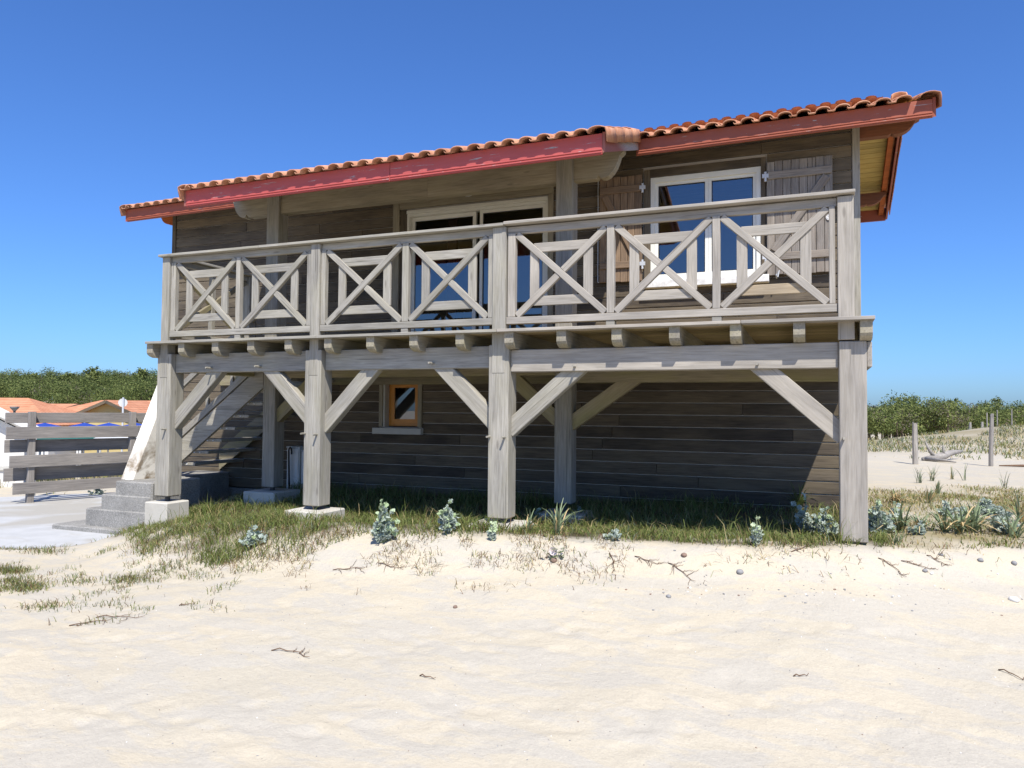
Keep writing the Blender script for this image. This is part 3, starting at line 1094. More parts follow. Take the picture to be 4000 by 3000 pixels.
def brace(xp, xb, zb, zlow, y0=0.082, y1=0.182, mt='silver', w=0.155):
    """From the post at (xp, zlow) up to the beam at (xb, zb); p = centre line."""
    timber("brace", (xp, (y0 + y1) / 2, zlow), (xb, (y0 + y1) / 2, zb), y1 - y0, w, MAT[mt], HOUSE, 0.006, (0, 1, 0) if False else (0, 0, 1))


brace(-6.93, -6.26, 0.46, -0.195)
brace(-4.96, -5.585, 0.475, -0.145)
brace(-4.84, -4.19, 0.47, -0.20)
brace(-2.83, -3.46, 0.475, -0.14)
brace(-2.70, -1.98, 0.43, -0.19)
brace(0.25, -0.44, 0.43, -0.19, mt='fresh')
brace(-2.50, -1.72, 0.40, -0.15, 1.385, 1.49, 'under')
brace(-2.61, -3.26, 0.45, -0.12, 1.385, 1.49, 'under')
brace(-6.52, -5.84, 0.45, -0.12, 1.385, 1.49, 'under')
for x, z, y in ((-6.935, -.245, 0), (-5.012 + .03, -.26, 0), (-4.832, -.268, 0), (-2.85, -.25, 0), (-2.696, -.252, 0), (0.237, -.20, 0),
                (-6.33, .455, .04), (-5.64, .462, .04), (-3.50, .465, .04), (-2.02, .41, .04), (-0.42, .405, .04)):
    bm = bmesh.new()
    tube(bm, [(x, y + 0.03, z), (x, y - 0.072, z)], [0.013, 0.010], 7)
    bm_obj("peg", bm, MAT['silver'], HOUSE)
for i, (a, b) in enumerate(FP):
    c = (a + b) / 2
    bm = bmesh.new()
    tube(bm, [(c, 0.10, -1.20), (c, 0.10, -1.018)], 0.03, 8)
    add_box(bm, c - 0.085, c + 0.085, 0.015, 0.185, -1.029, -1.0205)
    bm_obj("post_shoe", bm, MAT['dark'], HOUSE)
c = -6.58
for c in (-6.58, -2.554):
    bm = bmesh.new()
    tube(bm, [(c, 1.44, -1.2), (c, 1.44, -1.018)], 0.03, 8)
    add_box(bm, c - 0.085, c + 0.085, 1.355, 1.525, -1.029, -1.0205)
    bm_obj("post_shoe", bm, MAT['dark'], HOUSE)
block("footing", -7.155, -6.815, -0.075, 0.265, -1.75, -1.085, MAT['footing'], HOUSE, 0.012)
block("footing", -5.135, -4.665, -0.135, 0.30, -1.6, -1.062, MAT['footing'], HOUSE, 0.012)
block("footing", -3.03, -2.50, -0.22, 0.32, -1.5, -1.066, MAT['footing'], HOUSE, 0.03)
block("footing", 0.09, 0.52, -0.1, 0.36, -1.5, -1.088, MAT['footing'], HOUSE, 0.02)
block("footing", -6.83, -6.33, 1.17, 1.70, -1.6, -1.07, MAT['footing'], HOUSE, 0.012)
block("footing", -2.80, -2.30, 1.2, 1.7, -1.5, -1.12, MAT['footing'], HOUSE, 0.012)

# --- deck
DECK = empty("deck", (-3.3, 1.1, 0.735), HOUSE)
for x in (-7.106, -6.628, -6.137, -5.642, -5.145, -4.642, -4.132, -3.635, -3.129, -2.62, -2.108, -1.595, -1.089, -.584, -.089, .404):
    z0, z1 = 0.582, 0.734
    fr = x > -2.3
    y0, y1 = -0.10, (2.42 if x > -6.0 else 1.36)
    pts = [(y0, z1), (y1, z1), (y1, z0), (y0 + 0.085, z0), (y0 + 0.045, z0 + 0.012), (y0 + 0.015, z0 + 0.030), (y0, z0 + 0.052)]
    V = [(xx, yy, zz) for xx in (-0.045, 0.045) for yy, zz in pts]
    n = len(pts)
    bm = bmesh.new()
    vs = [bm.verts.new((yy - (y0 + y1) / 2, -xx, zz - z0)) for xx, yy, zz in V]      # local x along the joist
    F = [tuple(range(n)), tuple(range(2 * n - 1, n - 1, -1))] + [(k, k + n, (k + 1) % n + n, (k + 1) % n) for k in range(n)]
    for f in F: bm.faces.new([vs[k] for k in f])
    bmesh.ops.recalc_face_normals(bm, faces=bm.faces[:])
    bm_obj("joist", bm, MAT['joist'], DECK, Matrix.Translation((x, (y0 + y1) / 2, z0)) @ Matrix.Rotation(math.pi / 2, 4, 'Z'))
y, k = -0.137, 0
while y < 2.36:
    w = 0.142
    xl = -7.145 if y + w < 1.36 else -6.05
    seams = [xl, -4.766, -2.735, -0.54, 0.466] if k == 0 else [xl] + sorted(random.sample([-5.15, -4.14, -3.13, -2.62, -1.6, -0.59], 2)) + [0.466]
    for a, b in zip(seams, seams[1:]):
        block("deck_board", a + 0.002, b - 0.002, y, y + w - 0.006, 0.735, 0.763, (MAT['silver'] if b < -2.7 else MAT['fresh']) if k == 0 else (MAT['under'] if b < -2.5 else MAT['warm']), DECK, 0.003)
    y += w
    k += 1

# --- railing
RAIL = empty("railing", (-3.3, 0.05, 0.763), HOUSE)
RP = [(-7.045, -6.935), (-4.945, -4.833), (-2.835, -2.700), (0.203, 0.325)]
for i, (a, b) in enumerate(RP):
    block("rail_post", a, b, -0.004, 0.115, [0.35, 0.355, 0.355, 0.592][i], 1.757, MAT['silver'] if i < 3 else MAT['fresh'], RAIL, 0.004)
for a, b, z, mt in ((-7.075, -5.62, 1.749, 'silver'), (-5.616, -2.715, 1.750, 'silver'), (-2.713, 0.335, 1.760, 'fresh')):
    block("rail_cap", a, b, -0.045, 0.135, z + 0.009, z + 0.037, MAT[mt], RAIL, 0.004)


def panel(x0, x1, mt, y0=0.02, odd=None, diag_first=True):
    """One bay: crossed diagonals with a ring of four short boards behind."""
    zb, zt = 0.888, 1.690
    w, h = x1 - x0, zt - zb
    dw = 0.062
    off = 0.03
    yc = y0 + 0.025
    A = ((x0 + off * .4, zb + off * .4), (x1 - off * .4, zt - off * .4))
    B = ((x0 + off * .4, zt - off * .4), (x1 - off * .4, zb + off * .4))
    first, second = (A, B) if diag_first else (B, A)
    timber("diagonal", (first[0][0], yc, first[0][1]), (first[1][0], yc, first[1][1]), 0.046, dw, MAT[mt], RAIL, 0.004)
    p, q = Vector((second[0][0], yc + 0.004, second[0][1])), Vector((second[1][0], yc + 0.004, second[1][1]))
    mid = (p + q) / 2
    d = (q - p).normalized() * (dw * 0.52)
    timber("diagonal", p, mid - d, 0.042, dw, MAT[mt], RAIL, 0.004)
    timber("diagonal", mid + d, q, 0.042, dw, MAT[mt], RAIL, 0.004)
    fx, fz = 0.205, 0.185
    xa, xb = x0 + w * fx, x1 - w * fx
    za, zc = zb + h * fz, zt - h * fz
    bw = 0.088
    for xx in (xa, xb):
        timber("slat", (xx, yc + 0.014, zb + h * fx + 0.01), (xx, yc + 0.014, zt - h * fx - 0.01), bw, 0.028, MAT[mt], RAIL, 0.004, (0, 1, 0))
    for k, zz in enumerate((za, zc)):
        timber("slat", (x0 + w * fz + 0.01, yc + 0.016, zz), (x1 - w * fz - 0.01, yc + 0.016, zz), 0.026, bw, MAT['tan'] if (odd == k) else MAT[mt], RAIL, 0.004)


def bay(xa, xb, stiles, mt, y0=0.02):
    """Top and bottom rail between two rail posts, with stiles (x0, x1) and crossed panels between them."""
    block("top_rail", xa, xb, y0 + 0.012, y0 + 0.062, 1.686, 1.757, MAT[mt], RAIL, 0.004)
    block("bottom_rail", xa, xb, y0 - 0.006, y0 + 0.072, 0.822, 0.888, MAT[mt], RAIL, 0.004)
    for a, b in stiles:
        block("stile", a, b, y0, y0 + 0.06, 0.890, 1.690, MAT[mt], RAIL, 0.004)
    return


bay(-6.933, -4.947, [(-6.93, -6.864), (-5.975, -5.915), (-5.012, -4.948)], 'silver')
bay(-4.831, -2.837, [(-4.829, -4.775), (-3.845, -3.772), (-2.892, -2.838)], 'silver')
bay(-2.698, 0.201, [(-2.688, -2.611), (-1.718, -1.650), (-0.786, -0.721), (0.140, 0.186)], 'fresh')
for a, b, mt, odd, df in ((-6.862, -5.977, 'silver', None, True), (-5.913, -5.014, 'silver', None, True), (-4.773, -3.847, 'silver', None, True), (-3.770, -2.894, 'silver', None, True),
                          (-2.609, -1.720, 'fresh', None, False), (-1.648, -0.788, 'fresh', None, True), (-0.719, 0.138, 'fresh', 0, False)):
    panel(a, b, mt, odd=odd, diag_first=df)
for x in (-5.94, -3.81, -1.684, -0.75):
    block("spacer", x - 0.04, x + 0.04, 0.02, 0.09, 0.764, 0.821, MAT['silver'], RAIL, 0.003)
# return railing along the open end of the deck, to the rear post
xs = -6.99
block("rail_cap", xs - 0.085, xs + 0.085, 0.137, 1.42, 1.758, 1.786, MAT['silver'], RAIL, 0.004)
block("top_rail", xs - 0.025, xs + 0.025, 0.118, 1.335, 1.690, 1.757, MAT['silver'], RAIL, 0.004)
block("bottom_rail", xs - 0.035, xs + 0.035, 0.118, 1.335, 0.822, 0.888, MAT['silver'], RAIL, 0.004)
block("rail_post", xs - 0.055, xs + 0.055, 1.337, 1.445, 0.43, 1.757, MAT['silver'], RAIL, 0.004)
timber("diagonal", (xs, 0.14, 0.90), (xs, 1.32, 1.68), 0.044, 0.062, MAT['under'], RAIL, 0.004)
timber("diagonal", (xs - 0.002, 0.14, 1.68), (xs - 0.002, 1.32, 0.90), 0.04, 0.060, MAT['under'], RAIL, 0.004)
block("stile", xs - 0.03, xs + 0.03, 0.70, 0.76, 0.89, 1.69, MAT['silver'], RAIL, 0.004)
block("top_rail", xs + 0.057, -6.682, 1.36, 1.41, 1.69, 1.757, MAT['silver'], RAIL, 0.004)
block("bottom_rail", xs + 0.057, -6.682, 1.36, 1.41, 0.822, 0.888, MAT['silver'], RAIL, 0.004)

# --- staircase, rising under the end of the deck
STAIR = empty("staircase", (-8.35, 1.9, -0.94), HOUSE)
ss = 0.735
cs = 1 / math.sqrt(1 + ss * ss)
sw = 0.245
low = lambda x: 0.425 + ss * (x + 6.5)
for y0 in (1.36, 2.372):
    xa, xb = -8.36, -6.70 if y0 < 2 else -6.05
    hh = sw / cs
    pts = [(xa, low(xa)), (xb, low(xb)), (xb, min(low(xb) + hh, 0.734)), (xb if low(xb) + hh <= .734 else -6.5 + (.734 - hh - .425) / ss, min(low(xb) + hh, 0.734)), (xa, low(xa) + hh)]
    if pts[2] == pts[3]: pts.pop(3)
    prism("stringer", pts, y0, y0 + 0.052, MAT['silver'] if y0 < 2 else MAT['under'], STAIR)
    if y0 < 2:
        o = STAIR
for k in range(10):
    z = -0.90 + 0.167 * (k + 1) - 0.02
    x = -8.36 + 0.227 * (k + 1) + 0.0
    if z > 0.72: break
    block("tread", x - 0.02, x + 0.25, 1.413, 2.371, z - 0.04, z, MAT['silver'], STAIR, 0.004)
    for dx in (0.06, 0.16):
        bm = bmesh.new()
        tube(bm, [(x + dx, 1.362, z - 0.02), (x + dx, 1.353, z - 0.02)], [0.010, 0.007], 7)
        if x + dx < -6.75: bm_obj("bolt", bm, MAT['galv'], STAIR)
        else: bm.free()
top = lambda x: low(x) + sw / cs
for dz, hh in ((0.10, 0.085), (0.78, 0.075)):
    xa, xb = -8.30, -6.71
    p = (xa, 1.40, top(xa) + dz)
    q = (xb, 1.40, top(xb) + dz)
    timber("handrail", p, q, 0.045, hh, MAT['silver'], STAIR, 0.004)
for x in (-8.2, -7.72, -7.3, -6.95):
    block("baluster", x - 0.025, x + 0.025, 1.435, 1.475, top(x) - 0.1, top(x) + 0.76, MAT['silver'], STAIR, 0.004)

# --- sliding door
D = empty("sliding_door", ((DOOR[0] + DOOR[1]) / 2, WY, DOOR[2]), HOUSE)


def frame4(name, x0, x1, z0, z1, y0, y1, w, mat, parent, wt=None, wb=None):
    wt = wt or w
    wb = wb or w
    bm = bmesh.new()
    add_box(bm, x0, x0 + w, y0, y1, z0, z1)
    add_box(bm, x1 - w, x1, y0, y1, z0, z1)
    add_box(bm, x0 + w, x1 - w, y0 + .0015, y1 - .0015, z1 - wt, z1)
    add_box(bm, x0 + w, x1 - w, y0 + .0015, y1 - .0015, z0, z0 + wb)
    return bm_obj(name, bm, mat, parent)


def pane(x0, x1, z0, z1, y, parent):
    return mesh_obj("pane", [(x0, y, z0), (x1, y, z0), (x1, y, z1), (x0, y, z1)], [(0, 1, 2, 3)], MAT['glass'], parent)


frame4("frame", DOOR[0], DOOR[1], DOOR[2] + 0.003, DOOR[3] - 0.05, WY + 0.01, WY + 0.13, 0.035, MAT['white'], D)
block("shutter_box", DOOR[0], DOOR[1], WY - 0.012, WY + 0.12, DOOR[3] - 0.048, DOOR[3], MAT['white'], D)
lf = frame4("leaf", -5.163, -4.175, 0.80, 2.672, WY + 0.075, WY + 0.115, 0.05, MAT['white'], D)
pane(-5.113, -4.225, 0.85, 2.622, WY + 0.095, lf)
rf = frame4("leaf", -4.098, -3.166, 0.80, 2.672, WY + 0.025, WY + 0.065, 0.042, MAT['white'], D)
pane(-4.056, -3.208, 0.842, 2.63, WY + 0.045, rf)
frame4("gasket", -4.058, -3.206, 0.84, 2.632, WY + 0.036, WY + 0.05, 0.012, MAT['gasket'], rf)
bm = bmesh.new()
add_box(bm, -4.215, -4.190, WY + 0.06, WY + 0.076, 1.70, 1.95)
bm_obj("handle", bm, MAT['galv'], lf)
for a, b, z0, z1 in ((DOOR[0] - 0.215, DOOR[0] - 0.115, 0.765, DOOR[3] + 0.118), (DOOR[1] + 0.004, DOOR[1] + 0.075, 0.765, DOOR[3] + 0.024)):
    block("casing", a, b, WY - 0.018, WY + 0.028, z0, z1, MAT['beamw'], D)
block("casing", DOOR[0] - 0.113, DOOR[0] - 0.004, WY + 0.012, WY + 0.06, 0.765, DOOR[3] + 0.02, MAT['clad'], D)
block("casing", DOOR[0] - 0.113, DOOR[1] + 0.075, WY - 0.014, WY + 0.028, DOOR[3] + 0.026, DOOR[3] + 0.12, MAT['beamw'], D)
block("curtain", -4.75, -4.60, WY + 0.35, WY + 0.40, 0.76, 2.7, MAT['curtain'], D, 0.01)

# --- big window with its shutters
Wn = empty("window", ((WIN[0] + WIN[1]) / 2, WY, WIN[2]), HOUSE)
frame4("frame", WIN[0], WIN[1], WIN[2], WIN[3], WY + 0.005, WY + 0.12, 0.05, MAT['white'], Wn, 0.062)
for a, b in ((-1.756, -1.126), (-1.124, -0.581)):
    s = frame4("sash", a, b, 1.627, 2.787, WY + 0.03, WY + 0.08, 0.037, MAT['white'], Wn)
    pane(a + 0.036, b - 0.036, 1.663, 2.751, WY + 0.055, s)
    frame4("gasket", a + 0.035, b - 0.035, 1.662, 2.752, WY + 0.044, WY + 0.058, 0.011, MAT['gasket'], s)
block("sill", -1.885, -0.44, WY - 0.11, WY + 0.02, 1.487, 1.572, MAT['sillw'], Wn, 0.006)
for a, b, z0, z1 in ((WIN[0] - 0.078, WIN[0] - 0.003, 1.575, 2.95), (WIN[1] + 0.003, WIN[1] + 0.055, 1.575, 2.95), (WIN[0] - 0.003, WIN[1] + 0.003, WIN[3] + 0.003, 2.95)):
    block("casing", a, b, WY - 0.014, WY + 0.028, z0, z1, MAT['clad'], Wn)


def shutter(x0, x1, z0, z1, n, mt, lean, label):
    S = empty("shutter", ((x0 + x1) / 2, WY - 0.06, z0), HOUSE)
    S["label"] = label
    w = (x1 - x0) / n
    for k in range(n):
        dz = random.uniform(-.004, .004)
        block("board", x0 + k * w + 0.002, x0 + (k + 1) * w - 0.002, WY - 0.07, WY - 0.043, z0 + dz, z1 + dz, MAT[mt], S, 0.004)
    zs = (z0 + 0.17, z1 - 0.20)
    for z in zs:
        block("batten", x0 + 0.01, x1 - 0.008, WY - 0.098, WY - 0.0715, z - 0.008, z + 0.078, MAT[mt], S, 0.006)
    a, b = (x0 + 0.07, x1 - 0.06)
    if lean > 0: p, q = (a, WY - 0.086, zs[0] + 0.10), (b, WY - 0.086, zs[1] - 0.03)
    else: p, q = (a, WY - 0.086, zs[1] - 0.03), (b, WY - 0.086, zs[0] + 0.10)
    timber("batten", p, q, 0.024, 0.085, MAT[mt], S, 0.006)
    for z in zs:
        xh = x1 + 0.012 if lean < 0 else x0 - 0.012
        bm = bmesh.new()
        add_box(bm, xh - 0.035, xh + 0.035, WY - 0.104, WY - 0.085, z + 0.01, z + 0.055)
        tube(bm, [(xh, WY - 0.09, z - 0.03), (xh, WY - 0.09, z + 0.08)], 0.014, 8)
        bm_obj("hinge", bm, MAT['galv'], S)
    return S


shutter(-2.43, -1.90, 1.585, 2.885, 6, 'shutb', -1, "brown board shutter folded back beside the sliding door")
SR = shutter(-0.462, 0.232, 1.565, 2.868, 8, 'shut', 1, "wide grey board shutter folded back at the house corner")
bm = bmesh.new()
for k in range(6):
    a = k * math.pi / 3
    tube(bm, [(0.19 + 0.013 * math.cos(a), WY - 0.071, 2.17 + 0.026 * math.sin(a)), (0.19 + 0.013 * math.cos(a), WY - 0.084, 2.17 + 0.026 * math.sin(a))], 0.009, 6)
tube(bm, [(0.19, WY - 0.071, 2.17), (0.19, WY - 0.080, 2.17)], 0.030, 12)
bm_obj("ornament", bm, MAT['shell'], SR)
bm = bmesh.new()
tube(bm, [(-0.36, WY - 0.02, 1.535), (-0.36, WY - 0.11, 1.555), (-0.33, WY - 0.12, 1.60), (-0.345, WY - 0.12, 1.53)], 0.009, 6)
bm_obj("shutter_hook", bm, MAT['galv'], HOUSE)
bm = bmesh.new()
tube(bm, [(-2.452, WY - 0.05, 1.60), (-2.452, WY - 0.05, 2.87)], 0.006, 6)
tube(bm, [(-2.452, WY - 0.05, 1.60), (-2.43, WY - 0.09, 1.59)], 0.006, 6)
bm_obj("shutter_rod", bm, MAT['galv'], HOUSE)

# --- small window under the deck
Lw = empty("window", ((LWIN[0] + LWIN[1]) / 2, WY, LWIN[2]), HOUSE)
s = frame4("frame", LWIN[0] + 0.03, LWIN[1] - 0.012, LWIN[2] + 0.012, LWIN[3] - 0.004, WY + 0.115, WY + 0.165, 0.085, MAT['orange'], Lw)
s2 = frame4("sash", LWIN[0] + 0.075, LWIN[1] - 0.055, LWIN[2] + 0.06, LWIN[3] - 0.045, WY + 0.10, WY + 0.125, 0.05, MAT['orange'], Lw)
pane(LWIN[0] + 0.12, LWIN[1] - 0.10, LWIN[2] + 0.105, LWIN[3] - 0.09, WY + 0.112, s2)
block("lining", LWIN[0] + 0.001, LWIN[0] + 0.028, WY + 0.0, WY + 0.165, LWIN[2], LWIN[3], MAT['sillg'], Lw)
for a, b, z0, z1 in ((LWIN[0] - 0.058, LWIN[0] - 0.001, LWIN[2], LWIN[3]), (LWIN[1] + 0.001, LWIN[1] + 0.062, LWIN[2], LWIN[3]), (LWIN[0] - 0.058, LWIN[1] + 0.062, LWIN[3] + 0.002, LWIN[3] + 0.064)):
    block("casing", a, b, WY - 0.018, WY + 0.028, z0, z1, MAT['beamw'], Lw)
block("sill", LWIN[0] - 0.125, LWIN[1] + 0.085, WY - 0.075, WY + 0.10, LWIN[2] - 0.098, LWIN[2] - 0.012, MAT['sillg'], Lw, 0.005)

# --- round lamp over the door
bm = bmesh.new()
bmesh.ops.create_uvsphere(bm, u_segments=20, v_segments=10, radius=0.135, matrix=Matrix.Translation((-4.24, WY - 0.03, 3.01)) @ Matrix.Diagonal((1, 0.45, 1, 1)))
lo = bm_obj("wall_lamp", bm, MAT['white'], HOUSE, smooth=True)
bm = bmesh.new()
tube(bm, [(-4.24 + 0.142 * math.cos(a * math.pi / 12), WY - 0.04, 3.01 + 0.142 * math.sin(a * math.pi / 12)) for a in range(25)], 0.014, 8, False)
bm_obj("rim", bm, MAT['galv'], lo, smooth=True)

# ---------------------------------------------------------------- concrete steps and stucco pier beside the stairs
ST = empty("concrete_steps", (-8.4, 1.4, SLAB_Z))
tag(ST, "four grey exposed aggregate concrete steps leading up from the pale path", "steps")


block("step", -9.28, -7.72, 0.38, 1.34, SLAB_Z - 0.05, -1.54, MAT['aggr'], ST, 0.014)
block("step", -8.82, -7.74, 0.50, 1.34, -1.60, -1.318, MAT['aggr'], ST, 0.016)
block("step", -8.565, -7.72, 0.515, 1.34, -1.55, -1.124, MAT['aggr'], ST, 0.016)
block("step", -8.335, -7.70, 0.53, 1.34, -1.5, -0.945, MAT['aggr'], ST, 0.016)
block("stair_base", -8.75, -8.14, 1.345, 2.36, -1.6, -0.955, MAT['aggr'], ST, 0.016)
P0 = empty("stucco_pier", (-8.31, 1.1, -0.945))
tag(P0, "cream stucco pier with steep sloping face standing on the concrete steps", "pier")
pts = [(0.68, -0.945), (1.345, -0.945), (1.345, 0.72), (1.40 - 0.02, 0.72), (1.345, 0.60)]
pts = [(0.68, -0.95), (1.345, -0.95), (1.345, 0.58), (1.335, 0.565)]
V = [(x, y, z) for x in (-8.42, -8.205) for y, z in pts]
n = len(pts)
bm = bmesh.new()
vs = [bm.verts.new(v) for v in V]
for f in [tuple(range(n)), tuple(range(2 * n - 1, n - 1, -1))] + [(k, k + n, (k + 1) % n + n, (k + 1) % n) for k in range(n)]:
    bm.faces.new([vs[k] for k in f])
bmesh.ops.recalc_face_normals(bm, faces=bm.faces[:])
bmesh.ops.bevel(bm, geom=bm.edges[:], offset=0.008, segments=1, affect='EDGES')
bm_obj("body", bm, MAT['stucco'], P0)

# ---------------------------------------------------------------- meter cabinets and hooked pipe under the deck
for x0, x1, z1, lb in ((-6.965, -6.745, -0.555, "tall white utility cabinet with hooked black pipe in front, under the deck"), (-6.715, -6.56, -0.60, "narrower white utility cabinet half hidden behind a deck post")):
    g = gz((x0 + x1) / 2, 2.25)
    c = empty("utility_cabinet", ((x0 + x1) / 2, 2.28, g))
    tag(c, lb, "cabinet")
    block("body", x0, x1, 2.20, 2.43, g - 0.02, z1, MAT['cabinet'], c, 0.008)
    block("lid", x0 - 0.008, x1 + 0.008, 2.192, 2.435, z1 + 0.001, z1 + 0.018, MAT['cabinet'], c, 0.006)
    block("door", x0 + 0.012, x1 - 0.012, 2.190, 2.199, g + 0.21, z1 - 0.015, MAT['cabinet'], c, 0.003)
    block("door", x0 + 0.012, x1 - 0.012, 2.190, 2.199, g + 0.02, g + 0.20, MAT['cabinet'], c, 0.003)
bm = bmesh.new()
g = gz(-6.87, 2.14)
tube(bm, [(-6.862, 2.14, g - 0.03), (-6.885, 2.14, -0.60), (-6.880, 2.14, -0.565), (-6.862, 2.14, -0.55), (-6.842, 2.14, -0.562), (-6.835, 2.14, -0.60), (-6.833, 2.14, -0.645)], 0.013, 8)
tag(bm_obj("bent_pipe", bm, MAT['black'], smooth=True), "black pipe with hooked top standing before the white cabinet", "pipe")

# ---------------------------------------------------------------- slatted fence beyond the path
FB, FD = Vector((-12.127, 2.102, 0)), Vector((0.33, 0.944, 0)).normalized()
FN = Vector((FD.y, -FD.x, 0))                 # towards the house
FE = empty("board_fence", (FB.x, FB.y, SLAB_Z))
tag(FE, "weathered grey fence of wide horizontal boards set alternately on both faces", "fence")
for t in (0.0, 1.62, 3.3, 5.0):
    p = FB + FD * t
    z0 = min(gz(p.x, p.y), SLAB_Z) - 0.2
    timber("fence_post", (p.x, p.y, z0), (p.x, p.y, -0.085), 0.105, 0.10, MAT['fencew'], FE, 0.006, FD)
rows = [(-0.10, -0.275, 1), (-0.335, -0.535, 0), (-0.555, -0.765, 1), (-0.805, -1.005, 0), (-1.02, -1.235, 1), (-1.255, -1.445, 0)]
for k, (zt, zb, back) in enumerate(rows):
    off = FN * (-0.069 if back else 0.069)
    t0 = -0.42 + (0.03 * k if not back else 0.05)
    cuts = [t0, 1.66 + (0.05 if k < 3 else 0.0), 3.34, 5.3]
    for a, b in zip(cuts, cuts[1:]):
        p, q = FB + FD * (a + .003) + off, FB + FD * (b - .003) + off
        dz = random.uniform(-0.012, 0.012)
        timber("fence_board", (p.x, p.y, (zt + zb) / 2 + dz * .4), (q.x, q.y, (zt + zb) / 2 - dz * .4), 0.032, zt - zb, MAT['fencew'], FE, 0.005)

# white round post behind the fence
p = FB + FD * 0.35 - FN * 1.1
g = gz(p.x, p.y)
bm = bmesh.new()
tube(bm, [(p.x, p.y, g - 0.1), (p.x, p.y, -0.42)], [0.06, 0.055], 10)
tag(bm_obj("white_bollard", bm, MAT['wallw'], smooth=True), "round white post standing close behind the board fence", "post")

# ---------------------------------------------------------------- white hut with corrugated roof
def pix(u, v, dep):
    d = FWD + RIGHT * ((u - 2000) / FOC) - UP * ((v - 1500) / FOC)
    return CAM_POS + d * dep


HU = empty("white_hut", (-15.75, 3.29, -1.7), rz=math.radians(52))
tag(HU, "low white hut with corrugated sheet roof behind the board fence", "hut")
HM = WM[HU]


def local(bmf, name, mat, parent, M):
    bm = bmesh.new()
    bmf(bm)
    bmesh.ops.recalc_face_normals(bm, faces=bm.faces[:])
    return bm_obj(name, bm, mat, parent, M)


def hut_wall(b):
    pr_ = [(-3.4, -0.3), (1.02, -0.3), (1.02, 1.17), (-1.2, 2.45), (-3.4, 1.17)]
    n_ = len(pr_)
    vs = [b.verts.new((x, y, z)) for y in (0.0, 3.0) for x, z in pr_]
    for f in [tuple(range(n_)), tuple(range(2 * n_ - 1, n_ - 1, -1))] + [(k, k + n_, (k + 1) % n_ + n_, (k + 1) % n_) for k in range(n_)]:
        b.faces.new([vs[k] for k in f])


local(hut_wall, "wall", MAT['wallw'], HU, HM)
local(lambda b: add_box(b, -3.42, 1.04, -0.045, -0.002, 0.40, 0.48), "ledge", MAT['sillg'], HU, HM)


def corr(sgn):
    def f(b):
        n_ = 60
        for k in range(n_ + 1):
            y = -0.25 + 3.5 * k / n_
            z = 0.035 * math.sin(k * math.pi / 2.0)
            x1 = 1.22 if sgn > 0 else -3.6
            b.verts.new((x1, y, 1.12 + z))
            b.verts.new((-1.2, y, 2.52 + z))
        b.verts.ensure_lookup_table()
        for k in range(n_):
            b.faces.new((b.verts[2 * k], b.verts[2 * k + 2], b.verts[2 * k + 3], b.verts[2 * k + 1]))
    return f


for sg in (1, -1):
    o = local(corr(sg), "roof_sheet", MAT['fibro'], HU, HM)
    sm = o.modifiers.new("thick", 'SOLIDIFY')
    sm.thickness = 0.02

# ---------------------------------------------------------------- houses beyond
def far_house(name, label, c, rz, lx, ly, zg, ze, zr, wall, hip=(True, True), wins=()):
    """Ridge along local x; ze eave height, zr ridge height."""
    H = empty(name, (c[0], c[1], zg), rz=rz)
    tag(H, label, "house")
    M = Matrix.Translation((c[0], c[1], 0)) @ Matrix.Rotation(rz, 4, 'Z')
    hx, hy, ov = lx / 2, ly / 2, 0.45
    local(lambda b: add_box(b, -hx, hx, -hy, hy, zg - 0.3, ze + 0.12), "wall", wall, H, M)
    a = (hx + ov) - (hy + ov if hip[1] else 0)
    b_ = -(hx + ov) + (hy + ov if hip[0] else 0)
    E = [(-hx - ov, -hy - ov, ze), (hx + ov, -hy - ov, ze), (hx + ov, hy + ov, ze), (-hx - ov, hy + ov, ze), (b_, 0, zr), (a, 0, zr)]
    bm = bmesh.new()
    vs = [bm.verts.new(v) for v in E]
    for f in ((0, 1, 5, 4), (2, 3, 4, 5)): bm.faces.new([vs[k] for k in f])
    gab = []
    for k, f in ((0, (3, 0, 4)), (1, (1, 2, 5))):
        if hip[k]: bm.faces.new([vs[j] for j in f])
        else: gab.append(k)
    bmesh.ops.recalc_face_normals(bm, faces=bm.faces[:])
    r = bm_obj("roof", bm, MAT['froof'], H, M)
    so = r.modifiers.new("thick", 'SOLIDIFY')
    so.thickness = 0.10
    so.offset = -1
    for k in gab:
        s = 1 if k else -1
        x = s * (hx - 0.02)
        bm = bmesh.new()
        vs = [bm.verts.new((xx, yy, zz)) for xx in (x, x - s * 0.2) for yy, zz in ((-hy, ze + .1), (hy, ze + .1), (0, zr - 0.14))]
        for f in ((0, 1, 2), (5, 4, 3), (0, 3, 4, 1), (1, 4, 5, 2), (2, 5, 3, 0)): bm.faces.new([vs[j] for j in f])
        bmesh.ops.recalc_face_normals(bm, faces=bm.faces[:])
        bm_obj("gable", bm, wall, H, M)
        for sy in (-1, 1):
            p, q = M @ Vector((s * (hx + ov + 0.012), sy * (hy + ov), ze - 0.10)), M @ Vector((s * (hx + ov + 0.012), 0, zr - 0.10))
            timber("barge_board", p, q, 0.03, 0.17, MAT['clad'], H, 0.003)
    for (wx, wz, ww, wh) in wins:
        local(lambda b: add_box(b, wx - ww / 2, wx + ww / 2, -hy - 0.03, -hy + 0.02, wz - wh / 2, wz + wh / 2), "window", MAT['gasket'], H, M)
    return H


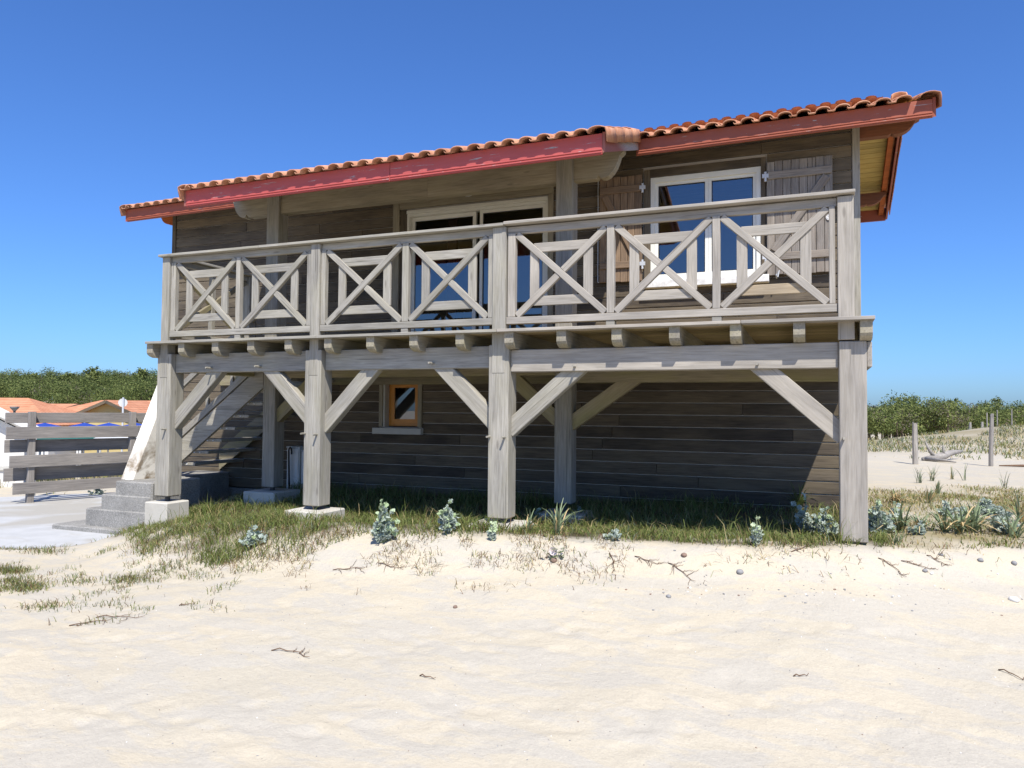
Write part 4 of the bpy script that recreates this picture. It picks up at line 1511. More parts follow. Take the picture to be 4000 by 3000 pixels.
# local axes: x to camera right, y away
RZ = math.atan2(RIGHT.y, RIGHT.x)
c = pix(20, 1600, 43)
far_house("tiled_house", "long white house with orange tiled hip roof beyond the board fence", (c.x, c.y), RZ + 0.02, 8.6, 6.0, -3.3, -0.98, 0.50, MAT['wallw'], (True, True), ((1.5, -2.0, 1.0, 1.2), (-1.5, -2.0, 1.0, 1.2)))
c = pix(430, 1600, 50)
far_house("tiled_house", "house with orange tiled roof sloping down at the pine wood edge", (c.x, c.y), RZ - 0.03, 6.2, 5.0, -3.3, -0.60, 0.47, MAT['wally'], (True, False))
c = pix(497, 1600, 45.2)
far_house("tiled_house", "yellow gabled house front under low orange tiles behind the round sign", (c.x, c.y), RZ + math.pi / 2 + 0.06, 4.6, 2.8, -3.3, -0.42, 0.42, MAT['wally'], (False, False))
c = pix(245, 1600, 52)
far_house("tiled_house", "small tiled house with grey barge board between two larger orange roofs", (c.x, c.y), RZ - 0.5, 2.6, 3.2, -3.3, -0.45, 0.22, MAT['wallw'], (False, False))

# round sign seen from behind, and a street lamp
p = pix(481, 1573, 37)
S_ = empty("road_sign", (p.x, p.y, gz(p.x, p.y)))
tag(S_, "round road sign seen from its grey back before the yellow gabled house", "sign")
bm = bmesh.new()
tube(bm, [(p.x, p.y, gz(p.x, p.y) - .2), (p.x, p.y, p.z + 0.26)], 0.045, 8)
bm_obj("pole", bm, MAT['galv'], S_)
bm = bmesh.new()
d = (RIGHT * 0.75 + FWD * 0.6).normalized()
nrm = Vector((d.y, -d.x, 0)).normalized()
tube(bm, [p - nrm * 0.07 + Vector((0, 0, 0)), p - nrm * 0.05], 0.21, 22)
bm_obj("disc", bm, MAT['cabinet'], S_)
p = pix(57, 1590, 27)
L_ = empty("street_lamp", (p.x, p.y, gz(p.x, p.y)))
tag(L_, "street lamp with inverted cone head rising over the white hut", "lamp")
bm = bmesh.new()
tube(bm, [(p.x, p.y, gz(p.x, p.y) - .2), (p.x, p.y, p.z - 0.13)], 0.04, 8)
bm_obj("pole", bm, MAT['dark'], L_)
bm = bmesh.new()
tube(bm, [(p.x, p.y, p.z - 0.15), (p.x, p.y, p.z - 0.02), (p.x, p.y, p.z + 0.02)], [0.04, 0.15, 0.16], 14)
bm_obj("head", bm, MAT['stone'], L_)

# parasols and a stall seen through the fence
for u, dep, lb in ((175, 33, "blue parasol beside the white house, seen through fence gaps"), (330, 31, "blue parasol between two tiled houses, seen through fence gaps"), (425, 33, "blue parasol near the tiled roof at the wood edge"), (530, 30, "blue parasol in front of the yellow gabled house")):
    p = pix(u, 1651, dep)
    g = gz(p.x, p.y)
    U = empty("parasol", (p.x, p.y, g))
    tag(U, lb, "parasol", "blue parasols beyond the fence")
    bm = bmesh.new()
    tube(bm, [(p.x, p.y, g - .1), (p.x, p.y, p.z + 0.02)], 0.03, 6)
    bm_obj("pole", bm, MAT['wallw'], U)
    bm = bmesh.new()
    ap = bm.verts.new((p.x, p.y, p.z))
    ring = [bm.verts.new((p.x + 1.15 * math.cos(k * math.pi / 4), p.y + 1.15 * math.sin(k * math.pi / 4), p.z - 0.30)) for k in range(8)]
    hem = [bm.verts.new((v.co.x, v.co.y, v.co.z - 0.22)) for v in ring]
    for k in range(8):
        bm.faces.new((ap, ring[k], ring[(k + 1) % 8]))
        bm.faces.new((ring[k], hem[k], hem[(k + 1) % 8], ring[(k + 1) % 8]))
    bm_obj("canopy", bm, MAT['blue'], U)
for u, v, dep, mt, lb in ((235, 1709, 28, 'green', "market stall with long green awning seen through fence gaps"), (470, 1712, 27, 'cabinet', "market stall with pale awning behind the far end of the fence")):
    p = pix(u, v, dep)
    g = gz(p.x, p.y)
    K = empty("market_stall", (p.x, p.y, g), rz=RZ)
    tag(K, lb, "stall")
    KM = Matrix.Translation((p.x, p.y, 0)) @ Matrix.Rotation(RZ, 4, 'Z')

    def awn(b):
        vs = [b.verts.new(w_) for w_ in ((-1.2, -0.7, p.z - 0.2), (1.2, -0.7, p.z - 0.2), (1.2, 0.7, p.z + 0.02), (-1.2, 0.7, p.z + 0.02), (-1.2, -0.7, p.z - 0.34), (1.2, -0.7, p.z - 0.34))]
        b.faces.new(vs[:4])
        b.faces.new((vs[0], vs[4], vs[5], vs[1]))
    local(awn, "awning", MAT[mt], K, KM)
    for sx in (-1.15, 1.15):
        for sy in (-0.65, 0.65):
            local(lambda b: add_box(b, sx - .03, sx + .03, sy - .03, sy + .03, g - .1, p.z - (0.22 if sy < 0 else 0.02)), "leg", MAT['wallw'], K, KM)
    local(lambda b: add_box(b, -1.1, 1.1, -0.5, 0.5, g, g + 0.75), "shade_counter", MAT['dark'], K, KM)  # dark box added to stand in for the shade beneath the canopies

# ---------------------------------------------------------------- old posts on the dune
def old_post(u, v, top, w, dep, lb, mat='drift', name="old_post", group="old posts on the dune", tilt=0.0):
    b = pix(u, v, dep)
    g = gz(b.x, b.y)
    t = pix(u, top, dep)
    bm = bmesh.new()
    h = t.z - g
    pts = [(0, 0, -0.4), (tilt * h * .3, 0, h * .3), (tilt * h * .7, 0.01, h * .7), (tilt * h, 0, h)]
    tube(bm, pts, [w * 1.05, w, w * .97, w * .8], 9)
    for vv in bm.verts:
        if vv.co.z > h * .9: vv.co.z += random.uniform(-.06, .03) * min(1, h)
        vv.co.x += random.uniform(-.08, .08) * w
        vv.co.y += random.uniform(-.08, .08) * w
    me = bpy.data.meshes.new(name)
    M = Matrix(((0, 0, 1, 0), (0, 1, 0, 0), (-1, 0, 0, 0), (0, 0, 0, 1)))
    for vv in bm.verts: vv.co = M @ vv.co                    # local x runs up the post
    o = bm_obj(name, bm, MAT[mat], None, Matrix.Translation((b.x, b.y, g)) @ M.inverted())
    return tag(o, lb, "post", group)


old_post(3575, 1795, 1652, 0.056, 16.0, "thick short grey post beside the driftwood on the sand")
old_post(3870, 1798, 1618, 0.043, 15.6, "slim tall leaning post beyond the driftwood on the dune", tilt=0.03)
for u, v, t, dp, lb_ in ((3953, 1668, 1598, 30, "tallest thin pale pole on the dune ridge before the pines"), (3896, 1662, 1604, 31, "thin pale pole on the ridge, between the tallest and shortest poles"), (3856, 1662, 1612, 32, "shortest thin pale pole on the ridge, behind the slim leaning post")):
    old_post(u, v, t, 0.024, dp, lb_, name="dune_pole", group="thin poles on the dune ridge")
for u, v, t, dp, lb_ in ((3790, 1676, 1650, 29, "short worn stump below the pines, farther from the thin poles"), (3837, 1668, 1648, 30, "short worn stump close to the shortest thin pole")):
    old_post(u, v, t, 0.05, dp, lb_, name="post_stump", group="stumps on the dune ridge")

# driftwood
b = pix(3680, 1765, 17)
D0 = Vector((b.x, b.y, gz(b.x, b.y)))
bm = bmesh.new()
R2, F2 = Vector((RIGHT.x, RIGHT.y, 0)), Vector((FWD.x, FWD.y, 0))
tube(bm, [D0 - R2 * 0.45 + Vector((0, 0, .03)), D0 + Vector((0, 0, .10)), D0 + R2 * 0.35 + F2 * .3 + Vector((0, 0, .16)), D0 + R2 * 0.75 + F2 * .5 + Vector((0, 0, .2))], [.05, .09, .07, .03], 7)
tube(bm, [D0 - R2 * 0.18 + Vector((0, 0, .08)), D0 - R2 * 0.32 + Vector((0, 0, .30)), D0 - R2 * 0.37 + Vector((0, 0, .44))], [.05, .03, .012], 6)
tube(bm, [D0 + R2 * 0.05 + Vector((0, 0, .1)), D0 + R2 * 0.02 + Vector((0, 0, .36))], [.035, .012], 6)
tube(bm, [D0 - R2 * 0.4 + Vector((0, 0, .04)), D0 - R2 * 0.2 - F2 * .5 + Vector((0, 0, .04)), D0 - R2 * 0.1 - F2 * .7 + Vector((0, 0, .02))], [.05, .03, .015], 6)
tag(bm_obj("driftwood", bm, MAT['drift'], smooth=True), "bleached forked driftwood lying by the thick short post", "driftwood")
b = pix(3960, 1796, 15.4)
bm = bmesh.new()
pts = []
for k in range(6):
    q = b - R2 * 0.3 + R2 * (0.42 * k)
    pts.append((q.x, q.y, gz(q.x, q.y) + 0.03))
tube(bm, pts, [.012, .025, .03, .03, .028, .02], 6)
tag(bm_obj("fallen_pole", bm, MAT['twig'], smooth=True), "dark fallen pole lying on the sand before the slim leaning post", "pole")

# ---------------------------------------------------------------- plants
def blades(xy, hgt, wid, lean, mats_p, mats, curl=0.5, wind=(0.0, 0.0), zoff=-0.01):
    """One bent blade per point: a quad and a tip triangle."""
    n = len(xy)
    x, y = xy[:, 0], xy[:, 1]
    z = ground(x, y) + zoff
    a = rng.uniform(0, 2 * np.pi, n)
    l = lean * rng.uniform(0.2, 1.0, n)
    dx, dy = np.cos(a) * l + wind[0], np.sin(a) * l + wind[1]
    b = rng.uniform(0, np.pi, n)
    wx, wy = np.cos(b) * wid / 2, np.sin(b) * wid / 2
    P0 = np.stack([x, y, z], 1)
    W = np.stack([wx, wy, np.zeros(n)], 1)
    m1 = np.stack([x + dx * hgt * .35, y + dy * hgt * .35, z + hgt * .58], 1)
    tip = np.stack([x + dx * hgt * (1 + curl * .3), y + dy * hgt * (1 + curl * .3), z + hgt * (1 - curl * l * .5)], 1)
    Vv = np.stack([P0 - W, P0 + W, m1 + W * .8, m1 - W * .8, tip], 1).reshape(-1, 3)
    i0 = np.arange(n) * 5
    q = np.stack([i0, i0 + 1, i0 + 2, i0 + 3], 1)
    t = np.stack([i0 + 3, i0 + 2, i0 + 4], 1)
    mi = rng.choice(len(mats), n, p=mats_p)
    return Vv, q, t, mi


def grass(name, label, parts, mats):
    Vs, Qs, Ts, Ms, off = [], [], [], [], 0
    for (v, q, t, mi) in parts:
        Vs.append(v); Qs.append(q + off); Ts.append(t + off); Ms.append(mi)
        off += len(v)
    mi = np.concatenate(Ms)
    me = np_mesh(name, np.concatenate(Vs), np.concatenate(Ts), np.concatenate(Qs), mi, mi, mats)
    o = link(name, me, None, Matrix.Identity(4))
    return tag(o, label, "grass", kind="stuff")


def scatter(n, x0, x1, y0, y1, dens):
    x, y = rng.uniform(x0, x1, n), rng.uniform(y0, y1, n)
    k = rng.random(n) < dens(x, y)
    x, y = x[k], y[k]
    ok = ~in_poly(x, y, SLAB)
    for (a, b, c, d) in ((-7.16, -6.81, -0.08, 0.27), (-5.14, -4.66, -0.14, 0.30), (-3.03, -2.5, -0.22, 0.32), (-6.83, -6.33, 1.17, 1.7), (-9.6, 0.6, 2.43, 8), (-9.4, -7.68, 0.35, 2.4)):
        ok &= ~((x > a) & (x < b) & (y > c) & (y < d))
    return np.stack([x[ok], y[ok]], 1)


GM = [MAT['gr1'], MAT['gr2'], MAT['gr3'], MAT['gr4'], MAT['gr5']]
tuft = lambda x, y, s=0.25, lo=-.1, hi=.25: sstep(lo, hi, vnoise(x + 40, y + 17, s) + 0.6 * vnoise(x, y + 60, s * 2.7))


def d_bank(x, y):
    """Grass on the edge of the bank and under the deck."""
    yc = crest_y(x)
    front = np.interp(x, [-7.6, -7.0, -6, -5, -4.3, -3.6, -2.6, -1.6, -0.4, 0.5], [0.0, 0.25, 0.62, 0.75, 0.5, 0.14, 0.04, 0.03, 0.02, 0.02])
    edge = yc - front + 0.22 * vnoise(x * 1.3 + 5, y * .3, 0.5)
    d = sstep(-0.06, 0.08, y - edge)
    d = d * (0.30 + 0.70 * tuft(x, y, 0.20, -.2, .15)) * np.interp(x, [-7.6, -7.2], [0, 1])
    return d * np.where(y > 1.0, 0.55, 1.0)


p1 = scatter(125000, -7.6, 0.6, -2.0, 2.42, d_bank)
h1 = rng.uniform(0.035, 0.105, len(p1)) * (1 + 0.8 * tuft(p1[:, 0], p1[:, 1], 0.6, 0, .3)) * np.where(p1[:, 1] > 1.2, 1.25, 1.0)
p1b = scatter(2600, -7.0, 0.45, -0.45, 2.3, lambda x, y: tuft(x, y, 0.5, 0.0, 0.3) * (y > crest_y(x) - 0.05))
h1b = rng.uniform(0.16, 0.32, len(p1b))
A = blades(p1, h1, 0.0065, 1.15, [.54, .28, .08, .06, .04], GM)
B = blades(p1b, h1b, 0.006, 0.8, [.45, .30, .2, .05, 0], GM, 0.9)
grass("dune_grass", "short green and olive grass growing along the bank under the deck", [A, B], GM)


def d_roots(x, y):
    yc = crest_y(x)
    t = yc - y
    band = np.interp(x, [-6.5, -5, -4, -3, -2, -1, 0.4, 2], [0.5, 0.8, 0.9, 0.8, 0.65, 0.3, 0.12, 0.1])
    return (t > -0.1) * sstep(band + 0.35, band * .3, t) * tuft(x, y, 0.19, 0.0, .22) * np.interp(x, [-5.5, -4.5, -2.5, -1, 1], [.5, 1, .7, .3, .15])


p2 = scatter(60000, -6.8, 2.2, -2.1, 0.6, d_roots)
A = blades(p2, rng.uniform(0.03, 0.11, len(p2)), 0.005, 1.6, [.10, .16, .16, .56, .02], GM, 1.0)
grass("dead_roots", "brown dead grass stems and rootlets hanging on the sandy bank face", [A], GM)


def d_left(x, y):
    n = tuft(x, y, 0.16, 0.12, .32)
    zone = sstep(0.0, 0.25, vnoise(x + 3, y + 8, 0.9) + 0.18) * in_poly(x, y, [(-8.5, -1.1), (-6.6, -0.9), (-4.3, -1.3), (-3.6, -1.9), (-4.6, -2.6), (-5.5, -3.2), (-6.6, -3.2), (-9.0, -2.4)])
    return n * zone


p3 = scatter(16000, -9, -3.4, -3.3, -0.7, d_left)
pl = []
for (u, v, n_) in ((40, 2235, 420), (95, 2300, 800), (60, 2275, 300), (505, 2265, 420), (180, 2365, 160), (300, 2275, 120), (660, 2215, 150), (640, 2235, 90), (20, 2235, 200), (420, 2155, 90), (150, 2160, 110), (210, 2158, 120)):
    c = at(u, v)
    pl.append(np.stack([rng.normal(c.x, .12, n_), rng.normal(c.y, .07, n_)], 1))
p3 = np.concatenate([p3] + pl)
p3 = p3[~in_poly(p3[:, 0], p3[:, 1], SLAB)]
A = blades(p3, rng.uniform(0.03, 0.085, len(p3)), 0.0055, 1.1, [.30, .28, .10, .22, .10], GM, .8)
q = np.linspace(0, 1, 500)
ex = np.interp(q, [0, .35, .7, 1], [-10.5, -8.35, -7.93, -7.62]) + rng.normal(0, .03, 500)
ey = np.interp(q, [0, .35, .7, 1], [-1.85, -0.93, -0.74, -0.1]) + rng.normal(-.05, .03, 500)
B = blades(np.stack([ex, ey], 1), rng.uniform(0.02, 0.07, 500), 0.006, 1.0, [.2, .3, .1, .25, .15], GM, .6)
grass("sand_tufts", "sparse small grass tufts scattered on the sand beside the path", [A, B], GM)


def d_right(x, y):
    yc = crest_y(x)
    dep = (x - CAM_POS.x) * FWD.x + (y - CAM_POS.y) * FWD.y
    return (y > yc - 0.02) * sstep(10.6, 9.0, dep + 1.2 * vnoise(x, y, 1.1)) * (0.25 + 0.75 * tuft(x, y, 0.35, -.2, .15))


p4 = scatter(90000, 0.5, 7.5, -0.3, 8.0, d_right)
A = blades(p4, rng.uniform(0.02, 0.075, len(p4)), 0.008, 0.9, [.16, .44, .28, .10, .02], GM, .6)
grass("dry_turf", "low dry olive and straw turf behind the bank beside the house corner", [A], GM)


def d_far(x, y):
    dep = (x - CAM_POS.x) * FWD.x + (y - CAM_POS.y) * FWD.y
    lat = (x - CAM_POS.x) * RIGHT.x + (y - CAM_POS.y) * RIGHT.y
    b = lat / np.maximum(dep, 1)
    return sstep(17.0, 20.5, dep + 3.0 * vnoise(x, y, 1.7) + 1.5 * sstep(.5, .7, b)) * sstep(40, 32, dep) * tuft(x, y, 0.8, -.15, .12) * (b > .3)


p5 = scatter(110000, 0, 34, 6, 34, d_far)
A = blades(p5, rng.uniform(0.05, 0.17, len(p5)), 0.022, 1.1, [.12, .28, .24, .02, .34], GM, .6)
p6 = scatter(9000, -22, -9.8, 2.5, 14, lambda x, y: tuft(x, y, 0.7, 0.0, .2) * (((x - FB.x) * FN.x + (y - FB.y) * FN.y) < -0.3))
B = blades(p6, rng.uniform(0.1, 0.35, len(p6)), 0.012, 0.9, [.2, .3, .4, .05, .05], GM, .8)
grass("dune_herbs", "pale grey green herbs and marram covering the dune behind the sand flat", [A, B], GM)


# sea holly
def leaf(bm, base, d, up, size, mi):
    d = d.normalized()
    s = d.cross(up).normalized()
    nrm = s.cross(d)
    out = [(0.0, 0.06), (0.22, 0.20), (0.30, 0.42), (0.52, 0.34), (0.60, 0.52), (0.80, 0.30), (1.0, 0.16), (1.06, 0.0)]
    c = bm.verts.new(base + d * size * .5 - nrm * size * .06)
    ring = []
    for a, b in out: ring.append(bm.verts.new(base + d * size * a + s * size * b + nrm * size * random.uniform(-.18, .22)))
    for a, b in out[-2::-1]: ring.append(bm.verts.new(base + d * size * a - s * size * b + nrm * size * random.uniform(-.18, .22)))
    for k in range(len(ring) - 1):
        f = bm.faces.new((c, ring[k], ring[k + 1]))
        f.material_index = mi


def sea_holly(p, h, w, nleaf, label, tips=0.2, lf=0.055):
    T = empty("sea_holly", p)
    tag(T, label, "plant", "sea holly plants on the bank")
    bm, bs = bmesh.new(), bmesh.new()
    p = Vector(p)
    for k in range(max(3, nleaf // 9)):
        a = random.uniform(0, 6.283)
        r = random.random() ** .6 * w * .42
        hh = h * random.uniform(.35, 1.0) * (1 - .45 * r / (w * .5 + 1e-6)) if k else h
        q = p + Vector((math.cos(a) * r, math.sin(a) * r, hh)) if k else p + Vector((0, 0, h))
        tube(bs, [p + Vector((0, 0, -.03)), p.lerp(q, .5) + Vector((random.uniform(-.01, .01), random.uniform(-.01, .01), .01)), q], [.006, .005, .003], 5)
        m_ = 15
        for j in range(m_):
            t = random.uniform(.15, 1.0)
            b = p.lerp(q, t)
            an = random.uniform(0, 6.283)
            d = Vector((math.cos(an), math.sin(an), random.uniform(-.3, 1.1)))
            tip = t > .78 and random.random() < tips * 2
            leaf(bm, b, d, Vector((random.uniform(-1, 1), random.uniform(-1.3, .7), random.uniform(.1, 1))), lf * random.uniform(.5, 1.1), 1 if tip else 0)
    bm_obj("stem", bs, MAT['stem'], T)
    bm_obj("foliage", bm, [MAT['holly'], MAT['hollyp']], T)
    return T


for (u, v, h, w, n_, lb, tp, lf) in (
    (1490, 2128, .34, .30, 130, "tall bushy blue-green sea holly midway between two front deck posts", .3, .062),
    (1750, 2078, .27, .24, 100, "upright blue-green sea holly close beside the flush post footing", .3, .055),
    (985, 2140, .17, .30, 90, "low wide grey sea holly on grass before the concrete post block", .05, .06),
    (2095, 2035, .12, .18, 36, "small sea holly among grass behind the flush post footing", .2, .05),
    (2258, 2030, .13, .14, 30, "small grey sea holly beside the long strap leaf clump", .05, .06),
    (1925, 2115, .15, .14, 36, "pale thin sea holly on the bare bank below the flush footing", .5, .045),
    (2395, 2108, .07, .22, 40, "flat spreading sea holly at the shadow edge under the deck", .1, .045),
    (2955, 2132, .24, .17, 60, "sea holly with pale flower head at the edge of the deck shadow", .9, .05),
    (3150, 2085, .36, .34, 130, "broad leafy sea holly inside the corner post beneath the deck", .15, .062),
    (3225, 2105, .28, .28, 100, "dense sea holly touching the inner face of the corner post", .1, .062),
    (3430, 2095, .32, .36, 130, "dense sea holly touching the outer face of the corner post", .15, .06),
    (3500, 2060, .22, .30, 80, "sea holly mixed with strap leaves beside the corner post", .15, .055),
    (3700, 2015, .12, .16, 36, "small dark sea holly standing alone in dry turf", .05, .06),
    (3850, 2010, .16, .45, 120, "wide dark blue sea holly patch behind the strap leaves", .05, .06),
    (3915, 2082, .14, .40, 100, "grey sea holly patch at the crest of the sandy bank", .05, .06),
    (3770, 2045, .14, .30, 70, "grey sea holly hidden between long strap leaf clumps", .05, .06),
    (3600, 2092, .08, .26, 50, "low sea holly creeping over the crest of the sandy bank", .05, .05),
    (3900, 1975 + 60, .12, .3, 60, "bluish sea holly between dry turf and strap leaves", .05, .06)):
    sea_holly(at(u, v), h, w, n_, lb, tp, lf)
c = at(400, 1905)
q = FB + FD * 1.25 - FN * 0.5
sea_holly(Vector((q.x, q.y, gz(q.x, q.y))), .18, .4, 70, "sea holly growing on sand just behind the board fence", .1, .07)


# strap-leaved clumps
def strap(p, n_, L, wid, dry, label, mats=('strap', 'strapd'), spread=.8, name="strap_leaf_clump", group="strap leaf clumps on the bank", cat="plant", wind=Vector((0, 0, 0))):
    bm = bmesh.new()
    p = Vector(p)
    for k in range(n_):
        a = random.uniform(0, 6.283)
        ln = L * random.uniform(.55, 1.1)
        d = Vector((math.cos(a), math.sin(a), 0)) * spread * random.uniform(.25, 1) + wind
        isdry = random.random() < dry
        s = Vector((-math.sin(a), math.cos(a), 0))
        s = (s + Vector((random.uniform(-.5, .5), random.uniform(-.5, .5), 0))).normalized()
        b0 = p + Vector((random.uniform(-.03, .03), random.uniform(-.03, .03), -.01))
        prev = None
        N = 5
        for j in range(N + 1):
            t = j / N
            droop = (1.6 if isdry else 1.15) * d.length
            q = b0 + d * ln * t * (.6 + .4 * t) + Vector((0, 0, ln * (t - droop * .62 * t * t)))
            q.z = max(q.z, p.z + 0.004 + .004 * j)
            w = wid * (1 - .85 * t ** 2.2) / 2 + .0008
            cur = (bm.verts.new(q - s * w), bm.verts.new(q + s * w))
            if prev:
                f = bm.faces.new((prev[0], prev[1], cur[1], cur[0]))
                f.material_index = 1 if isdry else 0
            prev = cur
    o = bm_obj(name, bm, [MAT[mats[0]], MAT[mats[1]]])
    return tag(o, label, cat, group)


for (u, v, n_, L, w, dry, lb, sp) in (
    (2180, 2090, 24, .42, .016, .22, "tall strap leaf clump leaning over the deck shadow edge", .65),
    (2062, 2075, 14, .30, .014, .45, "strap leaf clump with curled dry ends by the flush footing", .7),
    (3520, 2075, 22, .38, .018, .12, "green strap leaf clump fanning out next to the corner post", 1.0),
    (3590, 2075, 16, .34, .017, .25, "strap leaf clump between corner post holly and middle clumps", .9),
    (3690, 2080, 18, .36, .018, .3, "strap leaf clump with mixed tan leaves at the bank crest", .9),
    (3745, 2085, 22, .40, .020, .15, "tall broad green strap leaf clump at the bank crest", .8),
    (3800, 2080, 26, .44, .020, .15, "largest swept green strap leaf clump on the bank crest", .9),
    (3960, 2100, 20, .36, .018, .25, "yellowing strap leaf clump on the bank before grey holly", .8),
    (3990, 2040, 14, .36, .016, .35, "strap leaf clump with orange bases in the dry turf", .8),
    (3500, 1965, 40, .24, .012, .75, "straw coloured dead clump with pale green shoots in the turf", .8),
    (3630, 1965, 26, .26, .010, .3, "grey green upright clump with tan litter in the turf", .45),
    (3660, 1930, 22, .22, .010, .2, "second upright grey green clump in the turf", .4),
    (3500, 2128, 12, .20, .008, .1, "thin tuft rooted on the bare bank by the corner post", .6)):
    strap(at(u, v), int(n_ * (1.8 if u > 3400 else 1.3)), L * (.95 if u > 3400 else .9), w * .85, dry, lb, spread=sp * 1.15, wind=Vector((.12, .05, 0)) if u > 3400 else Vector((.1, 0, 0)))
for k, (u, v, n_, L, lb) in enumerate(((3640, 1880, 18, .34, "spiky grey marram tuft at the edge of the sand flat"), (3590, 1888, 14, .30, "thin marram tuft next to the largest spiky tuft"), (3720, 1872, 9, .34, "sparse marram tuft with few long blades on sand"),
                                       (3765, 1880, 7, .36, "marram tuft of tall single blades on sand"), (3925, 1905, 12, .30, "marram tuft alone on the sand flat beyond the turf"), (3975, 1985, 10, .34, "marram tuft with dark upright blades in dry turf"))):
    strap(at(u, v), n_, L, .010, .15, lb, ('gr5', 'gr3'), .55, "marram_tuft", "marram tufts beyond the turf", "grass")
strap(at(3120, 1990), 60, .42, .010, .1, "long green grass clump leaning beneath the deck by the house wall", ('gr1', 'gr2'), .9, "grass_clump", None, "grass")

# bindweed flowers
for u, v, lb in ((523, 2030, "pale pink bindweed flower by the concrete post block"), (2165, 2195, "pale pink bindweed flower low on the sandy bank")):
    p = at(u, v)
    T = empty("bindweed", p)
    tag(T, lb, "flower")
    bm = bmesh.new()
    c = Vector(p) + Vector((0, -.02, .07))
    ctr = bm.verts.new(c + Vector((0, .02, 0)))
    ring = [bm.verts.new(c + Vector((.035 * math.cos(k * math.pi / 5), -.01, .035 * math.sin(k * math.pi / 5)))) for k in range(10)]
    for k in range(10): bm.faces.new((ctr, ring[k], ring[(k + 1) % 10]))
    bm_obj("petals", bm, MAT['petal'], T)
    bm = bmesh.new()
    for k in range(26):
        a = random.uniform(0, 6.28)
        leaf(bm, Vector(p) + Vector((random.uniform(-.07, .07), random.uniform(-.05, .05), random.uniform(0, .09))), Vector((math.cos(a), math.sin(a), .3)), Vector((0, 0, 1)), .032, 0)
    bm_obj("foliage", bm, MAT['strap'], T)

# ---------------------------------------------------------------- stones, shells, twigs
def blob(bm, c, r, sq=.6, sub=1, mi=0):
    v0 = len(bm.verts)
    rr = bmesh.ops.create_icosphere(bm, subdivisions=sub, radius=1.0)
    rz = Matrix.Rotation(random.uniform(0, 3), 3, 'Z')
    sx, sy = random.uniform(.75, 1.25), random.uniform(.7, 1.0)
    for v in rr['verts']:
        q = Vector((v.co.x * sx, v.co.y * sy, v.co.z * sq)) * random.uniform(.88, 1.08)
        v.co = Vector(c) + rz @ q * r
        for f in v.link_faces: f.material_index = mi


for k, (u, v, r, mt, lb) in enumerate(((2890, 2240, .032, 'stone', "smooth grey upright pebble on the bank below the deck shadow"), (2672, 2178, .028, 'stoneb', "reddish brown stone on the bank beside a dry twig"), (3613, 2229, .022, 'stone', "dark grey stone beside a white shell on the bank"),
                                       (3640, 2240, .018, 'shell', "white shell fragment beside a dark stone on the bank"), (3830, 2190, .028, 'stone', "flat grey stone on the bank below the swept strap leaves"), (3962, 2200, .028, 'stone', "angular grey stone on the bank below the yellowing clump"), (3675, 2165, .020, 'stone', "small grey stone near the top of the sandy bank"),
                                       (2163, 2197, .035, 'stoneb', "brown stone at the foot of a pink bindweed flower"), (2612, 2330, .022, 'stone', "lone dark pebble on flat sand below the bank"), (1778, 2370, .022, 'stoneb', "lone brown pebble on open sand before the middle post"), (3880, 2124, .022, 'dark', "black stone on the crest of the sandy bank"), (3960, 2345, .034, 'shell', "cream broken shell on flat sand below the bank"))):
    p = at(u, v)
    bm = bmesh.new()
    blob(bm, (p.x, p.y, p.z + r * .25), r, .65, 2)
    tag(bm_obj("shell" if mt == 'shell' else "stone", bm, MAT[mt], smooth=True), lb, "shell" if mt == 'shell' else "stone")
bm = bmesh.new()
for k in range(760):
    if k % 3 == 0 and k < 330: continue
    if k < 150: x, y = random.uniform(-1.4, 1.9), None
    elif k < 210: x, y = random.uniform(-1.2, .6), None
    else: x, y = random.uniform(-5, 3), random.uniform(-4.3, -0.9)
    if y is None:
        yc = float(crest_y(np.array([x]))[0])
        y = yc - random.uniform(.05, 1.0) if k < 150 else yc - random.gauss(.62, .06)
    r = random.choice((.004, .005, .006, .008, .011)) if k < 210 else random.choice((.0025, .003, .004, .005))
    blob(bm, (x, y, gz(x, y) + r * .2), r, .6, 1, random.choice((0, 0, 0, 1, 2)))
tag(bm_obj("pebbles", bm, [MAT['stone'], MAT['stoneb'], MAT['shell']]), "small grey pebbles and shell bits strewn over the sand", "pebbles", kind="stuff")


def twig(u, v, L, ang, lb, branch=3, r=.004):
    p = at(u, v)
    bm = bmesh.new()
    def run(p0, a, l, rad):
        pts, q = [], Vector(p0)
        n_ = 6
        for k in range(n_ + 1):
            pts.append((q.x, q.y, gz(q.x, q.y) + rad + .012 * math.sin(k * 1.3) ** 2))
            a += random.uniform(-.35, .35)
            q = q + (R2 * math.cos(a) + F2 * math.sin(a)) * (l / n_)
        tube(bm, pts, [rad * (1 - .6 * k / n_) for k in range(n_ + 1)], 5)
        return pts
    main = run(p, ang, L, r)
    for k in range(branch):
        b = main[random.randint(1, 5)]
        run(b, ang + random.choice((-1, 1)) * random.uniform(.5, 1.4), L * random.uniform(.15, .4), r * .6)
    tag(bm_obj("dry_twig", bm, MAT['twig'], smooth=True), lb, "twig", "dry twigs on the sand")


